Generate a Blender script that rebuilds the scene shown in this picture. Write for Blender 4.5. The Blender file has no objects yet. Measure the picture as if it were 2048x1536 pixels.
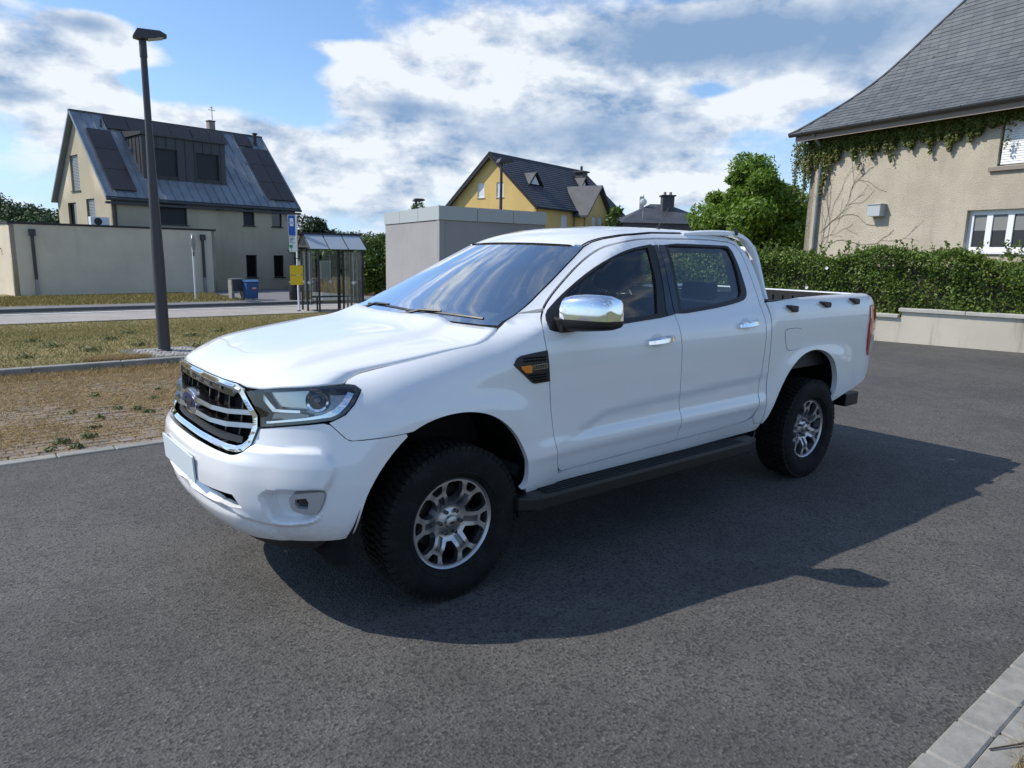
import bpy, bmesh, math, random
import numpy as np
from mathutils import Vector, Matrix
from mathutils.geometry import delaunay_2d_cdt
rad=math.radians
scene=bpy.context.scene
col=scene.collection
rng=np.random.default_rng(7); random.seed(7)

# ---------------------------------------------------------------- camera
CAM=(-1.765,-3.475,1.64); YAW,PITCH,ROLL=rad(39.05),rad(10.65),rad(1.22); FPX=1402.0
cd=bpy.data.cameras.new('camera'); cam=bpy.data.objects.new('camera',cd); col.objects.link(cam)
_f=Vector((math.sin(YAW)*math.cos(PITCH),math.cos(YAW)*math.cos(PITCH),-math.sin(PITCH)))
_r=Vector((math.cos(YAW),-math.sin(YAW),0)); _u=_r.cross(_f)
_r2=_r*math.cos(ROLL)+_u*math.sin(ROLL); _u2=-_r*math.sin(ROLL)+_u*math.cos(ROLL)
cam.matrix_world=Matrix(((_r2.x,_u2.x,-_f.x,CAM[0]),(_r2.y,_u2.y,-_f.y,CAM[1]),(_r2.z,_u2.z,-_f.z,CAM[2]),(0,0,0,1)))
cd.sensor_fit='HORIZONTAL'; cd.sensor_width=36; cd.lens=FPX/2048*36; cd.clip_start=.05; cd.clip_end=6000
scene.camera=cam

# ---------------------------------------------------------------- light
SUN=Vector((-.77,.68,1.0)).normalized()
SUN_EL=math.asin(SUN.z); SUN_AZ=math.atan2(SUN.x,SUN.y)
ld=bpy.data.lights.new('sun','SUN'); ld.energy=3.4; ld.angle=rad(.53); ld.color=(1,.94,.85)
sun=bpy.data.objects.new('sun',ld); col.objects.link(sun)
sun.rotation_euler=SUN.to_track_quat('Z','Y').to_euler()
vs=scene.view_settings; vs.view_transform='Standard'; vs.look='None'; vs.exposure=0.45; vs.gamma=1

class NT:
    """tiny node-tree helper"""
    def __init__(s,nt): s.t=nt; s.n=nt.nodes; s.l=nt.links
    def add(s,ty,ins=None,**kw):
        n=s.n.new(ty)
        for k,v in kw.items(): setattr(n,k,v)
        for k,v in (ins or {}).items():
            i=n.inputs[k]
            if isinstance(v,bpy.types.NodeSocket): s.l.new(v,i)
            else: i.default_value=v
        return n
    def m(s,op,a,b=None,c=None,clamp=False):
        n=s.n.new('ShaderNodeMath'); n.operation=op; n.use_clamp=clamp
        for i,v in enumerate((a,b,c)):
            if v is None: continue
            if isinstance(v,bpy.types.NodeSocket): s.l.new(v,n.inputs[i])
            else: n.inputs[i].default_value=v
        return n.outputs[0]
    def mr(s,v,a,b,c=0.,d=1.,smooth=True):
        n=s.n.new('ShaderNodeMapRange'); n.interpolation_type='SMOOTHSTEP' if smooth else 'LINEAR'
        for i,x in enumerate((v,a,b,c,d)):
            if isinstance(x,bpy.types.NodeSocket): s.l.new(x,n.inputs[i])
            else: n.inputs[i].default_value=x
        return n.outputs[0]
    def mix(s,f,a,b,blend='MIX'):
        n=s.n.new('ShaderNodeMix'); n.data_type='RGBA'; n.blend_type=blend
        for i,x in ((0,f),(6,a),(7,b)):
            if isinstance(x,bpy.types.NodeSocket): s.l.new(x,n.inputs[i])
            else: n.inputs[i].default_value=x if i==0 else (tuple(x)+(1,))[:4]
        return n.outputs[2]
    def noise(s,vec,scale,detail=5,rough=.55,dist=0,out=0,dim='3D'):
        n=s.add('ShaderNodeTexNoise',{'Scale':scale,'Detail':detail,'Roughness':rough,'Distortion':dist},noise_dimensions=dim)
        if vec is not None: s.l.new(vec,n.inputs['Vector'])
        return n.outputs[out]

# sky: clear-air Sky Texture with a broken deck of cumulus and grey stratocumulus
world=bpy.data.worlds.new('World'); scene.world=world; world.use_nodes=True
w=NT(world.node_tree); w.n.clear()
sky=w.add('ShaderNodeTexSky',sky_type='NISHITA',sun_disc=False,sun_elevation=SUN_EL,sun_rotation=SUN_AZ,air_density=1.0,dust_density=.6,ozone_density=1.6)
SKYK=.105
tc=w.add('ShaderNodeTexCoord').outputs['Generated']
sp=w.add('ShaderNodeSeparateXYZ',{0:tc}); dx,dy,dz=sp.outputs
az=w.m('MULTIPLY',w.m('ARCTAN2',dx,dy),57.29578)      # degrees, clockwise from +Y
el=w.m('MULTIPLY',w.m('ARCSINE',dz),57.29578)
ae=w.add('ShaderNodeCombineXYZ',{0:az,1:el,2:0.}).outputs[0]
def blobs(lst):
    """sum of soft elliptical patches (azimuth, elevation, half-widths, weight)"""
    o=None
    for a,e,wa,we,k in lst:
        v=w.add('ShaderNodeVectorMath',{0:ae,1:(1/wa,1/we,0),2:(-a/wa,-e/we,0)},operation='MULTIPLY_ADD').outputs[0]
        r=w.add('ShaderNodeVectorMath',{0:v},operation='LENGTH').outputs['Value']
        q=w.mr(r,0.,1.9,k,0.)
        o=q if o is None else w.m('ADD',o,q)
    return o
nv=w.add('ShaderNodeVectorMath',{0:tc,1:(1.,1.,2.0)},operation='MULTIPLY').outputs[0]
n1=w.noise(nv,3.0,3,.5)                                   # cloud masses
n2=w.noise(nv,14.,7,.58,.10)                               # billows
nsh=w.noise(w.add('ShaderNodeVectorMath',{0:nv,1:(-.022,.010,.052)},operation='ADD').outputs[0],14.,4,.58,.10)   # the same, a step towards the sun
blue=blobs([(19.0,13.6,4.6,2.6,.42),(15,16.8,7,1.4,.36),(3,15.9,5,.9,.30),(54.6,11.9,2.0,.6,.30),(12.8,11.0,1.8,.9,.30),(33.3,10.3,1.6,.8,.10),(22.5,9.9,2.4,1.0,.16)])
cover=blobs([(46,9,15,9,.15),(31,9.5,7,5,.14),(9,9.5,5,3,.16),(20,5.5,13,2.6,.12)])
white=blobs([(28.2,12.5,4.2,1.05,.46),(24.6,14.3,4.4,.55,.40),(36.5,14.6,4.6,1.8,.34),(58.6,11.9,3.4,1.0,.60),(55.6,10.6,2.6,.9,.40),(6,10.2,4.4,1.1,.36),(11.5,12.4,3.0,.9,.36),(15,8.2,4.6,1.1,.34),(50.5,5.0,4.6,.9,.42),(38,11.9,3.5,1.2,.3)])
dark=blobs([(50.5,15.4,6.5,1.7,1.0),(62,15.2,8.5,2.3,.95),(30.2,10.6,3.9,.75,.72),(45,8.9,7.5,1.9,.70),(9.4,13.9,2.0,.6,.8),(4.4,9.2,2.4,.7,.6),(35,8.6,4,1.5,.35)])
den=w.m('ADD',w.m('MULTIPLY',n1,.60),w.m('MULTIPLY',n2,.38))
den=w.m('SUBTRACT',w.m('ADD',w.m('ADD',w.m('ADD',den,w.m('MULTIPLY',white,.75)),w.m('MULTIPLY',dark,.42)),cover),blue)
mask=w.mr(den,.46,.64)
lit=w.m('MULTIPLY',w.m('MULTIPLY',w.m('SUBTRACT',n2,nsh),3.0),w.mr(dark,.1,.8,1,.30))      # >0 on the sunlit side of a billow
shade=w.m('ADD',w.m('MULTIPLY',dark,.86),w.mr(w.m('ADD',w.m('MULTIPLY',n1,.6),w.m('MULTIPLY',n2,.4)),.40,.62,.16,.52))
shade=w.m('MULTIPLY',shade,w.mr(el,2,11,.50,1.))
shade=w.m('SUBTRACT',w.m('SUBTRACT',shade,lit),w.m('MULTIPLY',white,1.15),clamp=True)
ccol=w.mix(shade,(.66,.695,.735),(.185,.285,.445))
skyc=w.mix(1.,sky.outputs[0],(SKYK*.88,SKYK*1.05,SKYK*1.25),'MULTIPLY')
haze=w.mix(w.mr(el,-1,15,.66,.06),skyc,(.39,.585,.86))
fin=w.mix(w.m('MULTIPLY',w.m('MULTIPLY',mask,w.mr(el,-2,4,.55,.96)),w.mr(el,25,50,1,.5)),haze,ccol)
bg=w.add('ShaderNodeBackground',{'Color':fin,'Strength':1.0})
wo=w.add('ShaderNodeOutputWorld',{'Surface':bg.outputs[0]})
world.cycles.sampling_method='MANUAL'; world.cycles.sample_map_resolution=1024
scene.cycles.max_bounces=6; scene.cycles.diffuse_bounces=3; scene.cycles.glossy_bounces=3; scene.cycles.transparent_max_bounces=12

# ---------------------------------------------------------------- materials
MATS={}
def mat(name,base=(.5,.5,.5),rough=.5,metal=0,coat=0,spec=.5,alpha=1,build=None):
    m=bpy.data.materials.new(name); m.use_nodes=True; t=NT(m.node_tree)
    b=t.n['Principled BSDF']
    b.inputs['Base Color'].default_value=tuple(base)+(1,); b.inputs['Roughness'].default_value=rough
    b.inputs['Metallic'].default_value=metal; b.inputs['Coat Weight'].default_value=coat; b.inputs['Coat Roughness'].default_value=.03
    b.inputs['Specular IOR Level'].default_value=spec
    if build: build(t,b)
    MATS[name]=m; return m
def coord(t): return t.add('ShaderNodeTexCoord').outputs['Object']
def gpos(t): return t.add('ShaderNodeNewGeometry').outputs['Position']
def bump(t,b,h,strength,dist=.01):
    n=t.add('ShaderNodeBump',{'Height':h,'Strength':strength,'Distance':dist}); t.l.new(n.outputs[0],b.inputs['Normal'])
def tint(name,base,var,scale,rough=.8,bscale=None,bstr=.3,bdist=.01,sat=None,detail=6,metal=0,coat=0):
    """base colour broken up by two octaves of noise, optional fine relief"""
    def f(t,b):
        p=gpos(t); n1=t.noise(p,scale,detail,.6); n2=t.noise(p,scale*7.3,4,.6)
        k=t.m('ADD',t.m('MULTIPLY',n1,.65),t.m('MULTIPLY',n2,.35)); k=t.mr(k,.30,.70)
        lo=tuple(c*(1-var) for c in base); hi=tuple(min(1,c*(1+var)) for c in base)
        if sat: lo=sat
        c=t.mix(k,lo,hi); t.l.new(c,b.inputs['Base Color'])
        if bscale: bump(t,b,t.noise(p,bscale,5,.65),bstr,bdist)
    return mat(name,base,rough,metal,coat,build=f)
def thin_glass(name,tintc=(.6,.7,.68),rough=.0,ior=1.52,strength=1.0):
    m=bpy.data.materials.new(name); m.use_nodes=True; t=NT(m.node_tree); t.n.clear()
    fr=t.add('ShaderNodeFresnel',{'IOR':ior}).outputs[0]
    # both faces of a pane reflect: roughly doubles the single-surface Fresnel term
    fr=t.m('MULTIPLY',fr,1.75*strength,clamp=True)
    tr=t.add('ShaderNodeBsdfTransparent',{'Color':tuple(tintc)+(1,)}).outputs[0]
    gl=t.add('ShaderNodeBsdfGlossy',{'Color':(1,1,1,1),'Roughness':rough}).outputs[0]
    mx=t.add('ShaderNodeMixShader',{0:fr,1:tr,2:gl}).outputs[0]
    t.add('ShaderNodeOutputMaterial',{'Surface':mx}); MATS[name]=m; return m

def f_paint(t,b):
    p=gpos(t); n=t.noise(p,3.1,4,.6); n2=t.noise(p,60,3,.6)
    z=t.add('ShaderNodeSeparateXYZ',{0:p}).outputs[2]
    dirt=t.m('MULTIPLY',t.mr(z,.38,.62,1,0),t.mr(t.m('ADD',t.m('MULTIPLY',n,.6),t.m('MULTIPLY',n2,.4)),.42,.66))
    c=t.mix(t.m('MULTIPLY',dirt,.32),(.80,.81,.82),(.38,.34,.29)); t.l.new(c,b.inputs['Base Color'])
mat('paint_white',(.76,.77,.78),.35,0,1.0,build=f_paint); MATS['paint_white'].node_tree.nodes['Principled BSDF'].inputs['Coat IOR'].default_value=1.6; MATS['paint_white'].node_tree.nodes['Principled BSDF'].inputs['Coat Roughness'].default_value=.012
mat('black_plastic',(.009,.009,.0095),.45)
mat('black_rubber',(.012,.012,.012),.6)
mat('black_gloss',(.008,.008,.009),.06,coat=.6)
mat('black_matte',(.007,.007,.007),.9,spec=.2)
mat('underbody',(.012,.012,.012),.8)
mat('chrome',(.86,.87,.88),.06,1)
mat('chrome_dark',(.10,.105,.11),.12,1)
mat('satin_silver',(.38,.38,.39),.22,1); mat('lamp_metal',(.30,.31,.32),.22,1)
def f_alloy(t,b):
    n=t.noise(coord(t),18,5,.6); t.l.new(t.mix(n,(.42,.42,.43),(.58,.58,.59)),b.inputs['Base Color'])
    t.l.new(t.m('ADD',t.m('MULTIPLY',n,.15),.33),b.inputs['Roughness'])
mat('alloy',(.55,.55,.56),.28,1,build=f_alloy)
mat('alloy_recess',(.16,.16,.165),.4,1)
mat('brake_iron',(.06,.055,.05),.6,.7)
def f_tyre(t,b):
    p=coord(t); n=t.noise(p,9,5,.65); n2=t.noise(p,70,3,.6)
    k=t.mr(t.m('ADD',t.m('MULTIPLY',n,.6),t.m('MULTIPLY',n2,.4)),.42,.68)
    t.l.new(t.mix(k,(.005,.005,.005),(.017,.016,.0145)),b.inputs['Base Color']); bump(t,b,n2,.25,.002)
mat('tyre_rubber',(.014,.014,.014),.82,spec=.3,build=f_tyre)
thin_glass('car_glass',(.86,.93,.90),strength=.8)
thin_glass('windshield_glass',(.80,.92,.90),strength=2.2)
thin_glass('lens_clear',(.93,.95,.96),strength=1.0)
thin_glass('pane',(.84,.89,.88))
mat('red_lens',(.42,.008,.012),.08,coat=1)
mat('clear_lens',(.55,.52,.50),.12,coat=1)
mat('amber',(.75,.20,.02),.15,coat=1)
mat('plate_blank',(.60,.67,.71),.45)
mat('seat_fabric',(.016,.017,.02),.9)
mat('dash',(.05,.053,.056),.8)
mat('headliner',(.32,.33,.33),.9)
mat('trim_grey',(.25,.27,.27),.6)
mat('white_mark',(.8,.8,.8),.5)
mat('emblem_blue',(.008,.018,.08),.35)
mat('bed_liner',(.02,.02,.021),.5)
mat('bezel_silver',(.50,.50,.51),.3,.35,coat=.3)
mat('reflector',(.52,.50,.47),.16,1)

# ---------------------------------------------------------------- objects
def prop(o,label=None,cat=None,group=None,kind=None):
    if label: o['label']=label
    if cat: o['category']=cat
    if group: o['group']=group
    if kind: o['kind']=kind
    return o
def empty(name,loc=(0,0,0),rz=0,**kw):
    o=bpy.data.objects.new(name,None); o.empty_display_size=.1; o.location=loc; o.rotation_euler[2]=rz; col.objects.link(o); return prop(o,**kw)
def me_from(name,V,F,smooth=False,N=None):
    me=bpy.data.meshes.new(name)
    if isinstance(F,np.ndarray):
        V=np.asarray(V,np.float32); F=np.asarray(F,np.int32); k=F.shape[1]
        me.vertices.add(len(V)); me.vertices.foreach_set('co',V.ravel())
        me.loops.add(F.size); me.loops.foreach_set('vertex_index',F.ravel())
        me.polygons.add(len(F)); me.polygons.foreach_set('loop_start',np.arange(0,F.size,k,dtype=np.int32))
        me.update(calc_edges=True); me.validate()
    else:
        me.from_pydata([tuple(map(float,v)) for v in V],[],F); me.update()
    if smooth: me.polygons.foreach_set('use_smooth',np.ones(len(me.polygons),bool))
    if N is not None: me.normals_split_custom_set_from_vertices([tuple(map(float,n)) for n in N])
    return me
def obj(name,me,m,parent=None,**kw):
    o=bpy.data.objects.new(name,me); col.objects.link(o)
    if m is not None and len(me.materials)==0: me.materials.append(MATS[m] if isinstance(m,str) else m)
    if parent is not None: o.parent=parent
    return prop(o,**kw)
def copy_tree(o,parent=None):
    c=o.copy(); col.objects.link(c)
    if parent is not None: c.parent=parent
    for ch in o.children: copy_tree(ch,c)
    return c
class MB:
    """collects simple solids into one mesh"""
    def __init__(s): s.V=[]; s.F=[]
    def add(s,V,F):
        k=len(s.V); s.V+=[tuple(map(float,v)) for v in V]; s.F+=[tuple(i+k for i in f) for f in F]; return s
    def box(s,a,b,bev=0.0):
        (x0,y0,z0),(x1,y1,z1)=a,b
        if x0>x1:x0,x1=x1,x0
        if y0>y1:y0,y1=y1,y0
        if z0>z1:z0,z1=z1,z0
        if bev<=0:
            V=[(x,y,z) for z in(z0,z1) for y in(y0,y1) for x in(x0,x1)]
            return s.add(V,[(0,2,3,1),(4,5,7,6),(0,1,5,4),(2,6,7,3),(0,4,6,2),(1,3,7,5)])
        # chamfered vertical and top edges
        c=bev; P=[(x0+c,y0),(x1-c,y0),(x1,y0+c),(x1,y1-c),(x1-c,y1),(x0+c,y1),(x0,y1-c),(x0,y0+c)]
        cx,cy=(x0+x1)/2,(y0+y1)/2; sx=(x1-x0-2*c)/(x1-x0); sy=(y1-y0-2*c)/(y1-y0)
        T=[(cx+(x-cx)*sx,cy+(y-cy)*sy) for x,y in P]
        V=[(x,y,z0) for x,y in P]+[(x,y,z1-c) for x,y in P]+[(x,y,z1) for x,y in T]
        F=[tuple(range(7,-1,-1)),tuple(range(16,24))]
        for k in range(8):
            n=(k+1)%8; F+=[(k,n,8+n,8+k),(8+k,8+n,16+n,16+k)]
        return s.add(V,F)
    def obox(s,c,ax,ay,az):
        """oriented box: centre and three half-axis vectors"""
        c,ax,ay,az=[np.array(v,float) for v in(c,ax,ay,az)]
        V=[c+i*ax+j*ay+k*az for k in(-1,1) for j in(-1,1) for i in(-1,1)]
        return s.add(V,[(0,2,3,1),(4,5,7,6),(0,1,5,4),(2,6,7,3),(0,4,6,2),(1,3,7,5)])
    def tube(s,pts,r,n=10,caps=True):
        pts=[np.array(p,float) for p in pts]; r=[r]*len(pts) if np.isscalar(r) else r
        V=[];F=[]; up=None
        for i,p in enumerate(pts):
            d=pts[min(i+1,len(pts)-1)]-pts[max(i-1,0)]; d/=np.linalg.norm(d)+1e-12
            if up is None: up=np.array([0,0,1.]) if abs(d[2])<.9 else np.array([1.,0,0])
            a=np.cross(d,up); a/=np.linalg.norm(a)+1e-12; b=np.cross(a,d); up=b
            for k in range(n):
                t=2*np.pi*k/n; V.append(p+r[i]*(np.cos(t)*a+np.sin(t)*b))
        for i in range(len(pts)-1):
            for k in range(n): F.append((i*n+k,i*n+(k+1)%n,(i+1)*n+(k+1)%n,(i+1)*n+k))
        if caps: F+=[tuple(range(n-1,-1,-1)),tuple((len(pts)-1)*n+k for k in range(n))]
        return s.add(V,F)
    def lathe(s,prof,n=32,axis='z',c=(0,0,0),close=False):
        V=[];F=[];m=len(prof)
        for k in range(n):
            t=2*np.pi*k/n; ct,st=np.cos(t),np.sin(t)
            for r,h in prof:
                v=(r*ct,r*st,h) if axis=='z' else ((r*ct,h,r*st) if axis=='y' else (h,r*ct,r*st)); V.append((v[0]+c[0],v[1]+c[1],v[2]+c[2]))
        for k in range(n):
            for j in range(m-1 if not close else m):
                a=k*m+j;b=k*m+(j+1)%m;c2=((k+1)%n)*m+(j+1)%m;d=((k+1)%n)*m+j; F.append((a,b,c2,d) if axis=='y' else (a,d,c2,b))
        return s.add(V,F)
    def prism(s,poly,y0,y1,plane='xz'):
        """extrude a 2-D outline between two offsets"""
        n=len(poly)
        def P(a,b,h): return {'xz':(a,h,b),'xy':(a,b,h),'yz':(h,a,b)}[plane]
        V=[P(a,b,y0) for a,b in poly]+[P(a,b,y1) for a,b in poly]
        F=[tuple(range(n)),tuple(range(2*n-1,n-1,-1))]+[((k+1)%n,k,n+k,n+(k+1)%n) for k in range(n)]
        return s.add(V,F)
    def build(s,name,m,parent=None,smooth=False,fix=True,bevel=0,**kw):
        me=me_from(name,s.V,s.F)
        if fix or bevel:
            bm=bmesh.new(); bm.from_mesh(me)
            if bevel: bmesh.ops.bevel(bm,geom=[e for e in bm.edges if len(e.link_faces)==2 and e.calc_face_angle(0)>.5],offset=bevel,segments=2,profile=.7,affect='EDGES')
            if fix: bmesh.ops.recalc_face_normals(bm,faces=bm.faces)
            bm.to_mesh(me); bm.free()
        if smooth:
            me.polygons.foreach_set('use_smooth',np.ones(len(me.polygons),bool)); me.set_sharp_from_angle(angle=rad(38))
        return obj(name,me,m,parent,**kw)
def text_mesh(s,size,extrude=.001,shear=0,space=1.0,width=None):
    c=bpy.data.curves.new('t','FONT'); c.body=s; c.size=size; c.extrude=extrude; c.shear=shear; c.align_x='CENTER'; c.align_y='CENTER'; c.space_character=space; c.resolution_u=3
    o=bpy.data.objects.new('t',c); me=bpy.data.meshes.new_from_object(o); bpy.data.objects.remove(o); return me
def xf(me,M): me.transform(M); me.update(); return me
# ---- polygon tools
def inpoly(pts,poly):
    x,y=pts[:,0],pts[:,1]; P=np.asarray(poly); r=np.zeros(len(pts),bool); n=len(P); j=n-1
    for i in range(n):
        xi,yi=P[i];xj,yj=P[j]
        c=((yi>y)!=(yj>y))&(x<(xj-xi)*(y-yi)/((yj-yi) if yj!=yi else 1e-12)+xi); r^=c; j=i
    return r
def pdist(pts,poly,closed=True):
    P=np.asarray(poly,float); d=np.full(len(pts),1e9)
    for i in range(len(P) if closed else len(P)-1):
        a=P[i];b=P[(i+1)%len(P)];ab=b-a;t=np.clip(((pts-a)@ab)/(ab@ab+1e-15),0,1)
        d=np.minimum(d,np.linalg.norm(pts-(a+t[:,None]*ab),axis=1))
    return d
def sdist(pts,poly): return np.where(inpoly(pts,poly),1,-1)*pdist(pts,poly)
def dens(poly,step):
    P=[np.array(p,float) for p in poly];o=[]
    for i in range(len(P)):
        a,b=P[i],P[(i+1)%len(P)];n=max(1,int(np.ceil(np.linalg.norm(b-a)/step)))
        o+=[a+(b-a)*k/n for k in range(n)]
    return np.array(o)
def area(P): P=np.asarray(P);x,y=P[:,0],P[:,1]; return .5*np.sum(x*np.roll(y,-1)-y*np.roll(x,-1))
def shrink(poly,d):
    P=np.asarray(poly,float)
    if area(P)<0: P=P[::-1]
    a=np.roll(P,1,0);b=np.roll(P,-1,0)
    t1=P-a;t1/=np.linalg.norm(t1,axis=1)[:,None]+1e-12;t2=b-P;t2/=np.linalg.norm(t2,axis=1)[:,None]+1e-12
    n=np.stack([-(t1+t2)[:,1],(t1+t2)[:,0]],1);l=np.linalg.norm(n,axis=1)[:,None]+1e-9;n/=l
    c=np.clip((n*np.stack([-t1[:,1],t1[:,0]],1)).sum(1),.4,1)
    return P+n*(d/c)[:,None]
def chaikin(p,n=2,closed=False):
    P=[np.array(q,float) for q in p]
    for _ in range(n):
        o=[] if closed else [P[0]]
        m=len(P)
        for i in range(m if closed else m-1):
            a,b=P[i],P[(i+1)%m]; o+=[a*.75+b*.25,a*.25+b*.75]
        if not closed: o.append(P[-1])
        P=o
    return P
def cdt_panel(name,outline,m,parent=None,holes=(),fn=None,step=.035,gap=.0,depth=.018,off=0.,offf=None,mirror=False,extra=None,flipn=False,flat=False,**kw):
    """sheet-metal panel: triangulated outline mapped onto a curved body surface, with returned edges"""
    out=shrink(dens(outline,step*.7),gap) if gap else dens(outline,step*.7)
    if area(out)<0: out=out[::-1]
    hs=[]
    for h in holes:
        q=dens(h,step*.7); hs.append(q if area(q)<0 else q[::-1])
    lo,hi=out.min(0),out.max(0)
    gx=np.arange(lo[0],hi[0],step);gz=np.arange(lo[1],hi[1],step*.8)
    G=np.stack(np.meshgrid(gx,gz,indexing='ij'),-1).reshape(-1,2)
    if extra is not None: G=np.concatenate([G,extra])
    G=G[inpoly(G,out)]; G=G[pdist(G,out)>step*.42]
    for h in hs: G=G[~inpoly(G,h)]; G=G[pdist(G,h)>step*.42]
    loops=[out]+hs; V2=np.concatenate(loops+[G]); E=[];k=0;L=[]
    for l in loops: n=len(l); ids=list(range(k,k+n)); L.append(ids); E+=[(ids[i],ids[(i+1)%n]) for i in range(n)]; k+=n
    rv,re,rf,ov,_,_=delaunay_2d_cdt([Vector(v) for v in V2],E,[],0,1e-6,True)
    RV=np.array([tuple(v) for v in rv]); T=np.array([f for f in rf if len(f)==3],int)
    c=RV[T].mean(1); ok=inpoly(c,out)
    for h in hs: ok&=~inpoly(c,h)
    T=T[ok]
    if flipn: T=T[:,::-1]
    def ev(q):
        o=off+(offf(q) if offf is not None else 0.)
        return fn(q[:,0],q[:,1],o)
    P=ev(RV); e=2e-4
    dU=ev(RV+[e,0])-ev(RV-[e,0]); dZ=ev(RV+[0,e])-ev(RV-[0,e]); N=np.cross(dU,dZ)*(-1 if flipn else 1); N/=np.linalg.norm(N,axis=1)[:,None]+1e-12
    V=[P];NN=[N];F=[T];k=len(P)
    inv={}
    for i,src in enumerate(ov):
        for s in src: inv[s]=i
    for ids in L:
        r=[inv[i] for i in ids]; n=len(r); A=P[r];B=A-N[r]*depth
        tang=np.roll(A,-1,0)-np.roll(A,1,0); side=np.cross(tang,N[r])*(-1 if flipn else 1); side/=np.linalg.norm(side,axis=1)[:,None]+1e-12
        V+=[A,B];NN+=[side,side]
        i=np.arange(n);j=(i+1)%n
        R_=[np.stack([k+i,k+n+i,k+n+j],1),np.stack([k+i,k+n+j,k+j],1)]; F+=[q[:,::-1] for q in R_] if flipn else R_; k+=2*n
    V=np.concatenate(V);NN=np.concatenate(NN);F=np.concatenate(F)
    me=me_from(name,V,F,not flat,None if flat else NN); o=obj(name,me,m,parent,**kw)
    if mirror:
        me2=me_from(name,V*[1,-1,1],F[:,::-1].copy(),True,NN*[1,-1,1]); o2=obj(name,me2,m,parent if not callable(mirror) else mirror(),**kw); return o,o2
    return o
def grid_obj(name,P,m,parent=None,smooth=True,thick=0,flip=False,**kw):
    """P: (n,m,3) grid of points"""
    n,k=P.shape[:2]; i,j=np.meshgrid(np.arange(n-1),np.arange(k-1),indexing='ij'); a=(i*k+j).ravel()
    F=np.stack([a,a+1,a+k+1,a+k],1)
    if flip: F=F[:,::-1].copy()
    me=me_from(name,P.reshape(-1,3),F,smooth); o=obj(name,me,m,parent,**kw)
    if thick:
        md=o.modifiers.new('s','SOLIDIFY'); md.thickness=thick; md.offset=-1
    return o
# ---------------------------------------------------------------- pickup truck (front axle at the origin, nose towards -X)

def sm(a,b,x):
    t=np.clip((np.asarray(x,float)-a)/(b-a),0,1); return t*t*(3-2*t)
def pchip(xs,ys):
    xs=np.array(xs,float);ys=np.array(ys,float);h=np.diff(xs);d=np.diff(ys)/h
    m=np.zeros_like(ys);m[0]=d[0];m[-1]=d[-1]
    for i in range(1,len(xs)-1):
        if d[i-1]*d[i]>0:
            w1=2*h[i]+h[i-1];w2=h[i]+2*h[i-1];m[i]=(w1+w2)/(w1/d[i-1]+w2/d[i])
    def f(x):
        x=np.clip(np.asarray(x,float),xs[0],xs[-1]);i=np.clip(np.searchsorted(xs,x)-1,0,len(h)-1)
        t=(x-xs[i])/h[i];t2=t*t;t3=t2*t
        return ys[i]*(2*t3-3*t2+1)+m[i]*h[i]*(t3-2*t2+t)+ys[i+1]*(3*t2-2*t3)+m[i+1]*h[i]*(t3-t2)
    return f
HB=.905; XC=-.25; XF=-.935; NP=2.6
_t=np.linspace(np.pi/2,0,4001)**1.0
_px=XC-(XC-XF)*np.cos(_t)**(2/NP); _py=-HB*np.sin(_t)**(2/NP)
_s=np.concatenate([[0],np.cumsum(np.hypot(np.diff(_px),np.diff(_py)))]); UC=XC-_s[-1]
_nx=np.gradient(_px,_s+np.arange(len(_s))*1e-12);_ny=np.gradient(_py,_s+np.arange(len(_s))*1e-12)
def plan(u):
    u=np.asarray(u,float);s=np.clip(XC-u,0,_s[-1])
    x=np.where(u>XC,u,np.interp(s,_s,_px));y=np.where(u>XC,-HB,np.interp(s,_s,_py))
    tx=np.where(u>XC,-1,np.interp(s,_s,_nx));ty=np.where(u>XC,0,np.interp(s,_s,_ny))
    l=np.hypot(tx,ty)+1e-9
    return x,y,ty/l,-tx/l     # inward normal
_door=pchip([.38,.42,.47,.50,.54,.60,.645,.68,.74,.85,1.0,1.10,1.18,1.25,1.30,1.34,1.40,1.50,1.60,1.70,1.76,1.80],
            [.83,.842,.862,.872,.886,.902,.916,.914,.905,.906,.914,.917,.911,.893,.868,.848,.822,.775,.724,.662,.615,.56])
_nose=pchip([.36,.40,.44,.50,.58,.66,.74,.80,.86,.92,1.0,1.06,1.10,1.2],[.12,.078,.046,.02,.004,0,.008,.022,.038,.050,.062,.074,.092,.16])
_bed=pchip([.40,.45,.50,.56,.65,.80,1.0,1.15,1.25,1.31,1.345,1.37,1.385],[.80,.83,.865,.886,.902,.908,.912,.912,.906,.894,.878,.855,.82])
RW=.378
def Wf(x,z):
    zt=1.10+(x+.47)*.222; zr=zt-.21; s=np.clip((z-zr)/(zt+.012-zr),0,.985)
    w=.90-.215*(1-np.sqrt(1-s*s)); w=w-np.clip(.56-z,0,1)**2*1.2
    return w
def Wd(x,z):
    w=_door(z-.012*(x-1.5)*sm(1.25,1.1,z))
    xw=.33+(z-1.285)*1.9
    zl=.685+.125*sm(.60,1.05,x)+.035*(x-1.)      # scallop line pressed into the doors
    w=w-.011*sm(zl+.012,zl-.05,z)*sm(.662,.73,z)
    return w-.085*sm(.24,0,x-xw)*sm(1.2,1.32,z)-.035*sm(.9,-.2,x-xw)*sm(1.25,1.45,z)
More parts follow.
